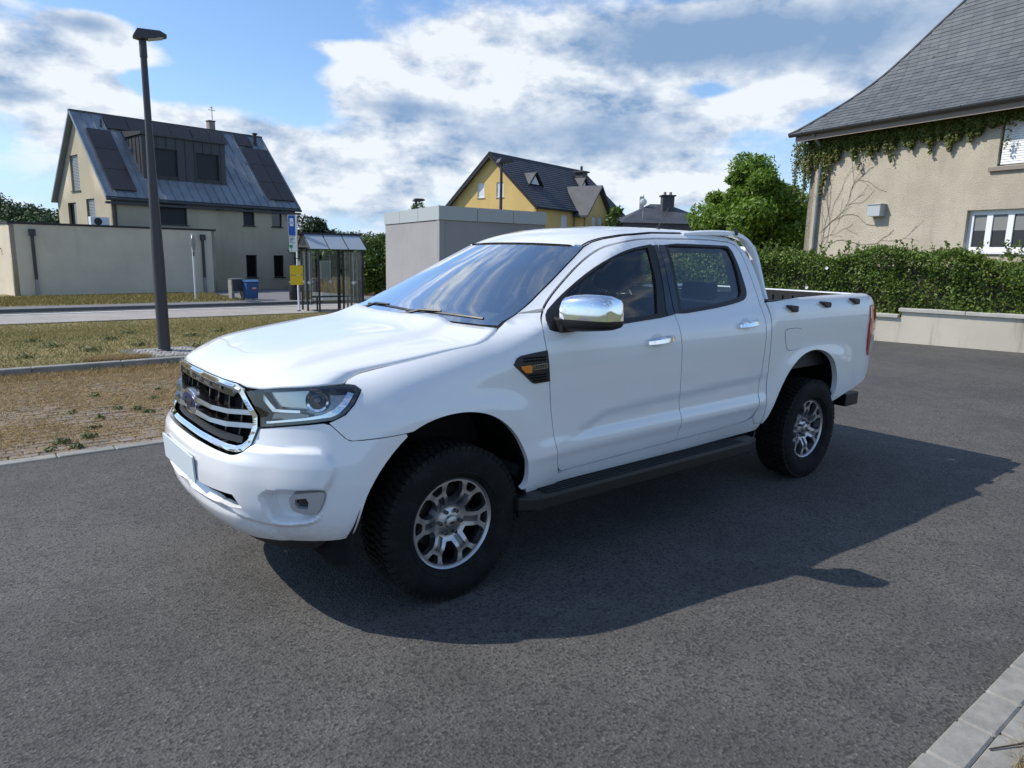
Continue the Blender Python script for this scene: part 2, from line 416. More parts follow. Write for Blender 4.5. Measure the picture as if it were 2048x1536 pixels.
def W(x,z):
    x=np.asarray(x,float);z=np.asarray(z,float)
    k=sm(.22,.60,x); kb=sm(2.50,2.62,x)*sm(1.5,1.38,z)
    w=Wf(x,z)*(1-k)+Wd(x,z)*k
    wb=_bed(z)-.035*np.clip((x-3.95)/.2,0,2)**2
    w=w*(1-kb)+wb*kb
    for xw,z0 in((0,.39),(3.22,.42)):
        r=np.hypot(x-xw,z-z0); w=w+(.026 if xw==0 else .020)*sm(.76,.55,r)*sm(.3,.5,z)*sm(1.06,.88,z)
    return w
def inset(u,z):
    u=np.asarray(u,float);z=np.asarray(z,float)
    k=sm(-.75,-.28,u)
    i1=HB-W(np.maximum(u,-.55),z)
    return i1*k+_nose(z)*(1-k)
def S(u,z,off=0.):
    x,y,nx,ny=plan(u);i=inset(u,z)-off
    return np.stack([x+nx*i,y+ny*i,z+0*x],-1)

def S2(u,z,off=0.):
    """body surface continued past the centre line to the far side"""
    u=np.asarray(u,float); f=u<UC; uu=np.where(f,2*UC-u,u); p=S(uu,z,off)
    p[...,1]=np.where(f,-p[...,1],p[...,1]); return p
def sym(half): return list(half)+[(2*UC-u,z) for u,z in half[::-1]]
truck=empty('pickup_truck',label='white double-cab pickup truck with chrome mirrors parked on the asphalt',cat='pickup truck')
T=truck; PW='paint_white'
archF=[(-.505,.426),(-.46,.597),(-.385,.733),(-.321,.809),(-.245,.866),(-.158,.9),(-.051,.918),(.067,.917),(.19,.886),(.295,.816),(.369,.723),(.41,.623),(.425,.55),(.423,.494),(.397,.468)]
archFc=chaikin(archF,2)
shut=[(-.52,1.081),(-.499,1.094),(-.452,1.108),(-.421,1.115),(-.156,1.157),(.043,1.190),(.181,1.209),(.231,1.223),(.281,1.247),(.327,1.273)]
headR=[(-.602,.929),(-.579,.937),(-.527,.96),(-.485,1.0),(-.444,1.056),(-.468,1.073),(-.52,1.079)]
dfront=chaikin([(.70,.508),(.672,.512),(.638,.545),(.600,.679),(.590,.764),(.572,.881),(.554,1.004),(.541,1.088),(.529,1.18),(.524,1.25),(.545,1.31),(.614,1.365),(.676,1.405),(.812,1.486),(.99,1.586),(1.141,1.656),(1.262,1.695),(1.466,1.729),(1.636,1.738)],2)
idx=[i for i,p in enumerate(dfront) if p[1]>1.352 and p[0]<.7][0]
# fender
arch_f=[p for p in archFc if p[0]>-.25]
fend=[(-.245,.866),(-.351,.86),(-.501,.851),(-.526,.858)]+headR+shut[1:]+[(.40,1.305),(.47,1.338)]+[tuple(p) for p in dfront[:idx][::-1] if p[1]>.54]+[(.66,.497),(.62,.484),(.43,.468)]+[tuple(p) for p in arch_f[::-1]]
cdt_panel('fender',fend,PW,T,fn=S,step=.03,gap=.0022,mirror=True,depth=.03)
# doors
split=chaikin([(1.636,1.738),(1.62,1.668),(1.585,1.477),(1.565,1.34),(1.568,1.283),(1.580,1.22),(1.592,1.141),(1.600,1.068),(1.612,.94),(1.622,.82),(1.636,.74),(1.641,.66),(1.640,.60),(1.637,.531)],2)
dF=[tuple(p) for p in dfront]+[tuple(p) for p in split[1:]]
winF=chaikin([(1.600,1.662),(1.598,1.703),(1.50,1.690),(1.382,1.671),(1.239,1.634),(1.083,1.579),(.93,1.511),(.788,1.44),(.686,1.387),(.60,1.34),(.570,1.30),(.575,1.258),(.70,1.253),(.838,1.256),(1.097,1.272),(1.544,1.297),(1.555,1.32),(1.575,1.48)],1,True)
fd=cdt_panel('front_door',dF,PW,T,holes=[winF],fn=S,step=.03,gap=.0032,mirror=True,depth=.03)
trF=shrink([tuple(p) for p in winF],-.004)
trF=[tuple(p) for p in trF]
glF=[(1.535,1.684),(1.376,1.662),(1.234,1.626),(1.085,1.573),(.931,1.504),(.80,1.441),(.765,1.42),(.715,1.33),(.72,1.292),(1.109,1.294),(1.418,1.312),(1.475,1.46)]
def both(name,outline,m,parents,**kw):
    """near and far copies of a panel under their own parents"""
    a,b=cdt_panel(name,outline,m,None,mirror=True,fn=S,**kw); a.parent=parents[0]; b.parent=parents[1]; return a,b
both('window_trim',trF,'black_plastic',fd,holes=[glF],step=.03,off=.003,depth=.02)
both('window_glass',shrink(glF,-.004),'car_glass',fd,step=.05,off=-.010,depth=.003)
dRtop=[(2.029,1.745),(2.222,1.743),(2.378,1.735),(2.44,1.720),(2.468,1.675),(2.474,1.55),(2.480,1.40),(2.484,1.262),(2.487,1.085),(2.485,.83),(2.482,.70),(2.470,.63),(2.437,.583),(2.381,.556),(2.288,.546),(2.081,.535)]
dR=[tuple(p) for p in split[::-1]]+[tuple(p) for p in chaikin(dRtop,1)]
winR=chaikin([(1.665,1.655),(1.662,1.711),(2.30,1.710),(2.368,1.704),(2.374,1.586),(2.372,1.484),(2.368,1.42),(2.345,1.385),(2.298,1.363),(2.15,1.343),(1.959,1.325),(1.59,1.302),(1.588,1.33),(1.61,1.48)],1,True)
rd=cdt_panel('rear_door',dR,PW,T,holes=[winR],fn=S,step=.03,gap=.0032,mirror=True,depth=.03)
glR=[(1.722,1.700),(2.30,1.700),(2.338,1.690),(2.344,1.618),(2.331,1.523),(2.305,1.415),(2.27,1.386),(2.15,1.366),(1.971,1.346),(1.640,1.322)]
both('window_trim',[tuple(p) for p in shrink([tuple(p) for p in winR],-.004)],'black_plastic',rd,holes=[glR],step=.03,off=.003,depth=.02)
both('window_glass',shrink(glR,-.004),'car_glass',rd,step=.05,off=-.010,depth=.003)
# black appliqué over the door pillars
both('pillar_trim',[(1.598,1.700),(1.632,1.703),(1.618,1.64),(1.583,1.47),(1.563,1.335),(1.563,1.302),(1.545,1.302),(1.50,1.30),(1.50,1.33),(1.57,1.60)],'black_gloss',fd,step=.03,off=.0062,depth=.012)
both('pillar_trim',[(1.643,1.703),(1.690,1.703),(1.672,1.62),(1.625,1.40),(1.607,1.31),(1.571,1.306),(1.570,1.335),(1.589,1.47),(1.624,1.64)],'black_gloss',rd,step=.03,off=.0062,depth=.012)
# cab side frame: A pillar, roof rail, C pillar
inner=[(2.50,.515),(2.455,.565),(2.478,.60),(2.487,.70),(2.490,.83),(2.492,1.085),(2.489,1.262),(2.485,1.40),(2.479,1.55),(2.473,1.677),(2.444,1.725),(2.378,1.740),(2.222,1.748),(2.029,1.750),(1.636,1.743)]+[(p[0],p[1]+.004) for p in dfront[idx:][::-1][1:]]
cab=[(.47,1.338),(.582,1.392),(.749,1.482),(.92,1.578),(1.1,1.676),(1.18,1.706),(1.259,1.725),(1.394,1.748),(1.656,1.770),(2.01,1.778),(2.30,1.777),(2.40,1.768),(2.47,1.735),(2.52,1.68),(2.545,1.60),(2.552,1.50),(2.545,1.371),(2.535,1.345),(2.545,1.30),(2.550,1.26),(2.552,1.08),(2.558,.9),(2.567,.714),(2.572,.56),(2.574,.505)]+inner
cdt_panel('cab_side_frame',cab,PW,T,fn=S,step=.03,gap=.0012,mirror=True,depth=.03)
cdt_panel('rocker_panel',[(.43,.465),(.62,.481),(.70,.501),(1.2,.515),(1.637,.527),(2.081,.530),(2.30,.541),(2.40,.549),(2.45,.560),(2.498,.512),(2.574,.502),(2.57,.455),(1.5,.44),(.45,.43)],PW,T,fn=S,step=.03,mirror=True,depth=.03)
# bed side
archR=[(3.46,.549),(3.51,.603),(3.527,.712),(3.478,.833),(3.403,.913),(3.32,.959),(3.192,.988),(3.055,.982),(2.916,.939),(2.801,.856),(2.716,.743),(2.659,.632),(2.62,.535),(2.60,.505)]
bed=[(2.549,1.345),(2.93,1.368),(3.3,1.375),(3.64,1.378),(3.93,1.379),(4.0,1.372),(4.055,1.345),(4.08,1.30),(4.082,1.283),(3.985,1.283),(3.975,1.13),(3.975,1.0),(3.985,.93),(4.005,.885),(4.06,.872),(4.10,.862),(4.10,.80),(4.085,.74),(4.02,.672),(3.90,.640),(3.74,.617),(3.555,.565)]+[tuple(p) for p in chaikin(archR,2)]+[(2.582,.500),(2.580,.56),(2.575,.714),(2.566,.9),(2.560,1.08),(2.558,1.26),(2.555,1.30)]
cdt_panel('bed_side',bed,PW,T,fn=S,step=.03,gap=.0015,mirror=True,depth=.04)
fuel=chaikin([(2.724,1.145),(2.745,1.158),(2.938,1.157),(2.957,1.12),(2.978,1.035),(2.953,1.018),(2.846,1.003),(2.775,1.008),(2.752,1.05)],2,True)
ring=shrink([tuple(p) for p in fuel],-.0025)
cdt_panel('fuel_door_gap',[tuple(p) for p in ring],'black_matte',T,fn=S,step=.03,off=.0006,depth=.002)
cdt_panel('fuel_door',[tuple(p) for p in fuel],PW,T,fn=S,step=.03,off=.0025,depth=.004)
# tie-down hooks
for (x0,z0,x1,z1) in((2.736,1.321,2.859,1.273),(3.196,1.334,3.321,1.289),(3.653,1.347,3.772,1.30)):
    for s in(-1,1):
        b=MB(); y=float(W((x0+x1)/2,(z0+z1)/2))
        b.prism([(x0,z0-.004),(x0+.02,z0+.002),(x1-.012,z0-.006),(x1,z0-.016),(x1-.004,z1),(x1-.04,z1-.002),(x0+.035,z1+.022)],s*(y-.01),s*(y+.028)); b.build('tonneau_hook','black_plastic',T,bevel=.004)
# inner shell that closes the panel gaps
def inner_fn(u,z,off=0.): return S2(u,z,off-.034)
cdt_panel('inner_body',[(-.20,.96),(.0,1.02),(.30,1.16),(.42,1.24),(.60,1.30),(1.5,1.30),(2.40,1.34),(2.55,1.34),(3.95,1.32),(3.95,.9),(3.62,.66),(3.58,.85),(3.42,1.0),(3.2,1.05),(2.95,1.02),(2.75,.90),(2.66,.75),(2.57,.54),(.50,.48),(.47,.62),(.42,.76),(.3,.89),(.1,.96)],'underbody',T,fn=inner_fn,step=.08,mirror=True,depth=.01)

# ---- hood
def hood_front(y):
    Y=np.abs(y); us=np.linspace(UC,-.52,200); zs=np.interp(us,[UC,-1.334,-1.114,-1.05,-.95,-.836,-.617,-.52],[1.070,1.068,1.063,1.052,1.052,1.066,1.079,1.081])
    p=S(us,zs); return np.stack([np.interp(Y,-p[:,1],p[:,0]),y,np.interp(Y,-p[:,1],p[:,2])],-1)
yF=-S(np.array([-.52]),np.array([1.081]))[0,1]
sh=np.array(shut); sx=np.linspace(sh[0,0],sh[-1,0],60); shp=S(sx,np.interp(sx,sh[:,0],sh[:,1]))
na,nb=44,61
A=np.linspace(0,1,na)**1.25; Bv=np.linspace(-1,1,nb)
def rearc(b):
    y=b*.742; return np.stack([.13+.19*np.abs(b)**2.4,y,1.292-.022*b*b],-1)
PH=np.zeros((na,nb,3))
f0=hood_front(Bv*(yF-.002)); r0=rearc(Bv)
for i,a in enumerate(A):
    t=np.linspace(0,1,60); e=np.array([np.interp(a,t,shp[:,k]) for k in range(3)]); e[1]+=.004
    eL=e; eR=e*[1,-1,1]
    F=(1-a)*f0+a*r0; s=(Bv+1)/2
    c0=(1-s)[:,None]*((1-a)*f0[0]+a*r0[0])+s[:,None]*((1-a)*f0[-1]+a*r0[-1])
    PH[i]=F+((1-s)[:,None]*eL+s[:,None]*eR)-c0
    bb=np.abs(Bv)
    PH[i,:,2]+=(a**.62-a)*.150*(1-bb**6)+.024*sm(.70,.61,bb-.10*(1-a))*sm(0,.25,a)*(1-.55*sm(.55,.1,bb))+.008*(1-bb**2)*np.sin(np.pi*a)
hood=grid_obj('hood',PH,PW,T,flip=True,thick=.012)
# washer-free cowl and wipers
cw=np.stack([np.stack([rearc(Bv)[:,0]-.03+.16*t,rearc(Bv)[:,1]*(1+.01*t),rearc(Bv)[:,2]-.022-.004*t],-1) for t in(0,.5,1)])
grid_obj('cowl_panel',cw,'black_plastic',T,flip=True)
# ---- windshield
ed=np.array([(.345,1.283),(.459,1.331),(.582,1.392),(.749,1.482),(.92,1.578),(1.1,1.676),(1.13,1.690)])
tt=np.linspace(0,1,18); ex=np.interp(tt*6,np.arange(7),ed[:,0]); ez=np.interp(tt*6,np.arange(7),ed[:,1]); eW=W(ex,ez)-.012
bw=np.linspace(-1,1,31)
def wshield(i,t,b,off=0.):
    bow=.125-.02*t
    return np.stack([ex[i]-bow*(1-np.abs(b)**2.2)+off*.5,b*eW[i],ez[i]-.006*(1-b*b)*(1-t)+.010*(1-b*b)*t-off*.85],-1)
WSP=np.stack([wshield(i,t,bw) for i,t in enumerate(tt)])
ws=grid_obj('windshield',WSP,'windshield_glass',T,flip=True)
# black ceramic band along its edges, just inside the glass
def band(name,idx_i,idx_j):
    G=np.stack([wshield(i,tt[i],bw,.006) for i in range(18)])
    return grid_obj(name,G[idx_i][:,idx_j],'black_gloss',ws,flip=True)
band('glass_border',slice(16,18),slice(0,31)); band('glass_border',slice(0,2),slice(0,31))
band('glass_border',slice(1,17),slice(0,3)); band('glass_border',slice(1,17),slice(28,31))
for px,py,a0,L in((.14,-.10,1,.58),(.18,.42,1,.50)):
    b=MB()
    def wsp(y,up):   # point on the glass a little above its lower edge
        q=min(1,abs(y)/.74); return np.array([.225+.115*q**2.2+up*.85,y,1.285+up*.5])
    p0=wsp(py+.02,-.02)+[-.02,0,.012]; p1=wsp(py-.26,.025)+[0,0,.03]
    b.tube([p0,(p0+p1)/2+[0,0,.018],p1],[.009,.008,.006],6)
    q=[wsp(py-.56+.6*k/8,.018+.012*np.sin(k/8*np.pi))+[-.004,0,.016] for k in range(9)]
    b.tube(q,.008,6); b.tube([p0-[0,0,.03],p0+[0,0,.012]],.018,10)
    b.build('wiper','black_plastic',T,smooth=True)
# ---- roof
xr=np.linspace(0,1,26); RP=[]
for t in xr:
    # ditch line station
    dx_=np.interp(t,[0,.06,.12,.22,.40,.64,.84,.92,.97,1],[1.11,1.19,1.27,1.40,1.656,2.01,2.30,2.40,2.47,2.52]); dz_=np.interp(dx_,[1.1,1.18,1.259,1.394,1.656,2.01,2.30,2.40,2.47,2.52],[1.678,1.707,1.726,1.749,1.771,1.779,1.778,1.769,1.737,1.682])
    yd=float(W(dx_,dz_))-.004; b=np.linspace(-1,1,41)
    crown=np.interp(t,[0,.06,.2,.5,.85,1],[.014,.032,.046,.046,.042,.028]); bow=np.interp(t,[0,.25,.8,1],[.105,0,0,-.03])
    RP.append(np.stack([dx_-bow*(1-np.abs(b)**2.2),b*yd,dz_+.004+crown*(1-np.abs(b)**2.4)-.010*sm(.86,.90,np.abs(b))*sm(1.0,.94,np.abs(b))],-1))
roof=grid_obj('roof',np.array(RP),PW,T,flip=True)
for s in(0,40):
    RPn=np.array(RP); b=MB(); b.tube([RPn[i,s]+[0,(.018 if s==0 else -.018),.002] for i in range(0,24)],.004,6); b.build('roof_moulding','black_rubber',roof)
# antenna
b=MB(); b.lathe([(0,0),(.022,0),(.016,.03),(.006,.036)],12,c=(2.12,-.25,1.802)); b.tube([(2.12,-.25,1.83),(2.22,-.25,1.965)],[.004,.002],6); b.build('antenna','black_plastic',T)
# ---- cab back wall with rear window
b=MB()
zz=[1.30,1.38,1.45,1.55,1.62,1.68,1.75]; yy=[float(W(2.52,z))-.03 for z in zz]
pl_=[(-y,z) for y,z in zip(yy,zz)]; poly=pl_+[(y,z) for y,z in zip(yy,zz)][::-1]
ringp=[(-.60,1.40),(-.50,1.66),(.50,1.66),(.60,1.40)]
def fback(u,v,off=0.): return np.stack([2.55-.05*(np.asarray(v)-1.3)+off+0*u,u,v+0*u],-1)
cdt_panel('cab_back',poly,PW,T,holes=[ringp],fn=fback,step=.15,depth=.02)
cdt_panel('rear_window',ringp,'car_glass',T,fn=fback,step=.2,off=-.005,depth=.003)
MB().box((2.50,-.84,.55),(2.545,.84,1.30)).build('cab_back_lower',PW,T)
# ---- sports bar
for s in(-1,1):
    P_=[(1.95,s*.570,1.776),(2.14,s*.580,1.788),(2.30,s*.590,1.795),(2.44,s*.60,1.793),(2.55,s*.615,1.776),(2.605,s*.640,1.735),(2.640,s*.672,1.66),(2.650,s*.705,1.55),(2.652,s*.738,1.44),(2.654,s*.768,1.36)]
    P_=[np.array(p) for p in chaikin(P_,2)]
    V=[];F=[];n=len(P_)
    for i,p in enumerate(P_):
        d=P_[min(i+1,n-1)]-P_[max(i-1,0)]; d/=np.linalg.norm(d); a=np.cross(d,[0,1,0]); a/=np.linalg.norm(a); c=np.array([0,1,0.])
        ww=.030; hh=.018 if i>6 else .008+.0016*i
        for (k1,k2) in((-1,-.6),(-.6,-1),(.6,-1),(1,-.6),(1,.6),(.6,1),(-.6,1),(-1,.6)): V.append(p+a*hh*k1+c*ww*k2)
    for i in range(n-1):
        for k in range(8): F.append((i*8+k,i*8+(k+1)%8,i*8+8+(k+1)%8,i*8+8+k))
    F+=[tuple(range(8)),tuple((n-1)*8+k for k in range(8))]
    bar=MB().add(V,F).build('sports_bar',PW,T,smooth=True)
    MB().box((2.46,s*.64-.008,1.782),(2.475,s*.64+.008,1.822)).box((2.44,s*.62-.01,1.818),(2.50,s*.62+.01,1.828)).build('bar_bracket','black_plastic',bar)
MB().tube([(2.66,-.66,1.69),(2.66,.66,1.69)],.024,10).build('sports_bar_crosstube',PW,T,smooth=True)
# ---- load bed
b=MB()
b.box((2.60,-.78,.84),(4.05,.78,.86)); b.box((2.60,-.80,.84),(2.62,.80,1.33))
for s in(-1,1): b.box((2.60,s*.79,.84),(4.03,s*.815,1.34)); b.box((2.60,s*.79,1.335),(4.02,s*.835,1.352))
b.build('bed_liner','bed_liner',T)
tg=MB().box((4.05,-.775,.72),(4.105,.775,1.368)).build('tailgate',PW,T,bevel=.012)
MB().box((4.03,-.765,.80),(4.048,.765,1.358)).build('tailgate_liner','bed_liner',tg)
for k in range(15):
    y=-.66+k*.094; MB().box((4.018,y-.018,.86),(4.029,y+.018,1.32)).build('liner_rib','bed_liner',tg)
# tail lights
def tl(u,z,off=0.):
    return S(u,z,off+.012*np.sin(np.pi*np.clip((np.asarray(z)-.87)/.42,0,1)))
for k,(pl2,m,nm) in enumerate([([(3.978,1.281),(4.10,1.279),(4.125,1.26),(4.122,1.10),(4.04,1.09),(4.015,1.06),(4.01,.95),(4.03,.875),(4.003,.882),(3.982,.93),(3.972,1.0),(3.972,1.13)],'red_lens','tail_light'),([(4.018,1.055),(4.042,1.086),(4.120,1.096),(4.112,.98),(4.08,.89),(4.034,.877),(4.014,.95)],'clear_lens','reversing_light')]):
    cdt_panel(nm,pl2,m,T,fn=tl,step=.02,off=.004,depth=.05,mirror=True)
for s in(-1,1):
    MB().box((4.06,s*.76,.88),(4.116,s*.845,1.27)).build('tail_light_back','red_lens',T,bevel=.008)
# rear bumper beam and tow bar
MB().box((4.05,-.76,.42),(4.27,.76,.53)).build('rear_bumper_beam','black_plastic',T,bevel=.012)
for s in(-1,1): MB().box((3.9,s*.62,.43),(4.10,s*.50,.51)).build('bumper_bracket','underbody',T)
MB().box((4.22,-.05,.34),(4.33,.05,.40)).build('tow_bar','underbody',T)

# ---- front bumper
bump_half=[(UC,.778),(-1.30,.778),(-1.108,.772),(-1.048,.770),(-1.005,.783),(-.962,.815),(-.935,.885),(-.930,.890),(-.818,.906),(-.682,.920),(-.603,.928),(-.560,.889),(-.526,.857),(-.501,.850),(-.351,.859),(-.250,.865),(-.321,.806),(-.385,.731),(-.43,.66),(-.46,.597),(-.49,.49),(-.505,.435),(-.539,.410),(-.636,.398),(-.836,.388),(-1.016,.385),(-1.267,.39),(UC,.392)]
bump_half=[bump_half[0]]+[tuple(p) for p in chaikin(bump_half[1:-1],1)]+[bump_half[-1]]
bo=sym(bump_half)[:-1]
# remove doubled centre points
def dedup(p,e=1e-4):
    o=[]
    for q in p:
        if not o or abs(q[0]-o[-1][0])+abs(q[1]-o[-1][1])>e: o.append(tuple(q))
    if abs(o[0][0]-o[-1][0])+abs(o[0][1]-o[-1][1])<e: o.pop()
    return o
bo=dedup(bo)
ih=[(UC,.602),(-1.339,.604),(-1.029,.607),(-.984,.552),(-1.06,.545),(-1.104,.552),(-1.20,.540),(-1.373,.535),(UC,.534)]
intake=dedup(sym(ih))
fogp=[(-.895,.640),(-.746,.655),(-.625,.662),(-.612,.64),(-.636,.553),(-.675,.506),(-.854,.493),(-.885,.566)]
hornp=[(UC-.1,.83),(-1.1,.82),(-.90,.815),(-.644,.829),(-.608,.803),(-.569,.758),(-.586,.69),(-.618,.655),(-.635,.55),(-.67,.492),(-.86,.470),(-1.0,.50),(-1.1,.535),(UC-.1,.52)]
lipp=[(UC-.1,.52),(-1.1,.530),(-.99,.545),(-.90,.48),(-.82,.40),(-.80,.33),(UC-.1,.33)]
fogp=[tuple(p) for p in chaikin(fogp,2,True)]; hornp=[tuple(p) for p in chaikin(hornp,2,True)]; lipp=[tuple(p) for p in chaikin(lipp,2,True)]
def boff(q):
    u=np.where(q[:,0]<UC,2*UC-q[:,0],q[:,0]); p=np.stack([u,q[:,1]],1)
    o=.020*sm(-.008,.020,sdist(p,hornp))-.060*sm(-.006,.028,sdist(p,fogp))+.014*sm(-.01,.05,sdist(p,lipp))
    # rolled top shelf under the grille and lamps
    return o+.018*sm(.79,.74,p[:,1])*sm(-.85,-1.05,u)
bumper=cdt_panel('front_bumper',bo,PW,T,holes=[intake],fn=S2,step=.0115,gap=.0008,offf=boff,depth=.04)
# intake grille behind the opening
cdt_panel('lower_intake',dedup(sym([(UC,.63),(-1.3,.63),(-1.0,.63),(-.95,.55),(-1.05,.51),(UC,.51)])),'black_plastic',bumper,fn=S2,step=.05,off=-.05,depth=.01)
for z in(.555,.578): cdt_panel('intake_slat',dedup(sym([(UC,z+.006),(-1.02,z+.006),(-1.02,z-.006),(UC,z-.006)])),'black_plastic',bumper,fn=S2,step=.03,off=-.025,depth=.02)
# fog lamps
fogl=chaikin([(-.772,.630),(-.70,.640),(-.628,.648),(-.622,.63),(-.636,.585),(-.655,.553),(-.69,.540),(-.755,.555),(-.770,.58)],1,True)
hole=[(-.745,.612),(-.70,.618),(-.690,.60),(-.695,.568),(-.735,.572),(-.748,.59)]
for p_,nm in((1,'near'),(-1,'far')):
    kw=dict(fn=S,step=.015)
    def fl(u,z,off=0.,p_=p_):
        q=S(u,z,off); q[...,1]*=p_; return q
    o=cdt_panel('fog_lamp_bezel',[tuple(q) for q in fogl],'bezel_silver',bumper,holes=[hole],fn=fl,step=.02,off=.004,depth=.05,flipn=p_<0)
    o2=cdt_panel('fog_lamp',hole,'chrome_dark',bumper,fn=fl,step=.02,off=-.02,depth=.01,flipn=p_<0)
# chin spoiler
def chin(u,z,off=0.): return S2(u,np.maximum(z,.37),off-.02-.25*np.clip(.40-z,0,1))+np.stack([0*u,0*u,np.asarray(z)-np.maximum(z,.37)],-1)
cdt_panel('chin_spoiler',dedup(sym([(UC,.40),(-1.2,.40),(-.8,.40),(-.66,.405),(-.64,.37),(-.70,.335),(-.9,.32),(-1.2,.315),(UC,.315)])),'black_plastic',T,fn=chin,step=.05,depth=.03)
# number plate (blanked)
pl3=MB().obox((-.972,0,.655),(.004,0,.0004),(0,.262,0),(-.004,0,.060)).build('number_plate','plate_blank',T)
MB().obox((-.962,0,.655),(.006,0,0),(0,.235,0),(0,0,.055)).build('plate_holder','black_plastic',pl3)

# ---- grille
gh=[(UC,1.070),(-1.30,1.067),(-1.12,1.060),(-1.062,1.046),(-.950,.944),(-.945,.892),(-.970,.82),(-1.008,.790),(-1.050,.778),(-1.108,.776),(-1.30,.783),(UC,.785)]
gout=dedup(sym(gh))
def foff(d):
    gi=[tuple(p) for p in shrink(gout,d)]; return gi
g1,g2=foff(.016),foff(.027)
grille=cdt_panel('grille',foff(.02),'black_matte',T,fn=S2,step=.05,off=-.055,depth=.01)
def crown_off(q): 
    d=pdist(q,gout); return .014*sm(0,.009,d)*sm(.029,.010,d)
cdt_panel('grille_surround',gout,'chrome',grille,holes=[g2],fn=S2,step=.012,offf=crown_off,off=.004,depth=.05)
# lettered top bar
tb=dedup(sym([(UC,1.046),(-1.30,1.043),(-1.135,1.036),(-1.105,1.022),(-1.135,1.000),(-1.30,1.008),(UC,1.012)]))
cdt_panel('letter_bar',tb,'black_gloss',grille,fn=S2,step=.03,off=-.004,depth=.03)
def on_nose(me,u,z,off):
    """wrap a flat mesh (x to the viewer's right, y up) on to the nose"""
    n=len(me.vertices); v=np.zeros(n*3,np.float32); me.vertices.foreach_get('co',v); v=v.reshape(-1,3)
    p=S2(u-UC+UC+v[:,0],z+v[:,1],0)
    for i in range(n): p[i]=S2(np.array([u+v[i,0]]),np.array([z+v[i,1]]),off+v[i,2])[0]
    me.vertices.foreach_set('co',p.astype(np.float32).ravel()); me.update(); return me
for i,ch in enumerate('RANGER'):
    me=text_mesh(ch,.034,.002); 
    for v in me.vertices: v.co.x*=1.35
    # seen from the front the word reads from the far side to the near side
    obj('letter',on_nose(me,UC+(i-2.5)*.128,1.027,.001),'satin_silver',grille)
# winged bars
for zs_,nm in(((.945,.925),'u'),((.890,.870),'l')):
    for s in(1,-1):
        st=[(.02,zs_[0]+.004,.025,.022),(.14,zs_[0],.025,.030),(.30,zs_[0]-.006,.022,.026),(.42,zs_[0]-.008,.024,.010),(.592,zs_[0]+.003,.024,-.006)]
        V=[];F=[]
        for (d,z,h,fw) in st:
            for zz_,o_ in((z+h*.45,fw-.045),(z+h*.5,fw),(z-h*.35,fw+.002),(z-h*.6,fw-.03)):
                q=S2(np.array([UC+s*d]),np.array([zz_]),o_)[0]; V.append(q)
        for i in range(len(st)-1):
            for k in range(4): F.append((i*4+k,i*4+(k+1)%4,i*4+4+(k+1)%4,i*4+4+k))
        F+=[(0,1,2,3),tuple(len(V)-4+k for k in range(4))]
        MB().add(V,F).build('grille_bar','satin_silver' if nm=='l' else 'satin_silver',grille)
# lower grille shelf and vertical ribs
cdt_panel('grille_shelf',dedup(sym([(UC,.842),(-1.2,.838),(-1.05,.838),(-1.05,.812),(-1.2,.806),(UC,.812)])),'black_plastic',grille,fn=S2,step=.03,off=-.018,depth=.03)
for d in(.10,.22,.34,.46,.55):
    for s in(1,-1): cdt_panel('grille_rib',[(UC+s*d-.006,.80),(UC+s*d+.006,.80),(UC+s*d+.006,1.01),(UC+s*d-.006,1.01)],'black_plastic',grille,fn=S2,step=.05,off=-.035,depth=.02)
# emblem
def oval(a,b,n=40): return [(a*math.cos(2*math.pi*k/n),b*math.sin(2*math.pi*k/n)) for k in range(n)]
xn=-.868
def disc(name,a,b,x0,x1,m,z=.917,par=None):
    return MB().prism([(y,z+h) for y,h in oval(a,b)],x0,x1,'yz').build(name,m,par or grille,bevel=.004,smooth=True)
em=disc('emblem',.118,.064,xn-.034,xn+.03,'satin_silver'); disc('emblem_ring',.108,.056,xn-.042,xn-.030,'chrome',par=em); disc('emblem_face',.094,.043,xn-.0455,xn-.036,'emblem_blue',par=em)
me=text_mesh('Ford',.062,.0012,shear=.25); xf(me,Matrix(((0,0,-1,xn-.0475),(-1,0,0,0),(0,1,0,.917),(0,0,0,1)))); obj('emblem_lettering',me,'satin_silver',em)

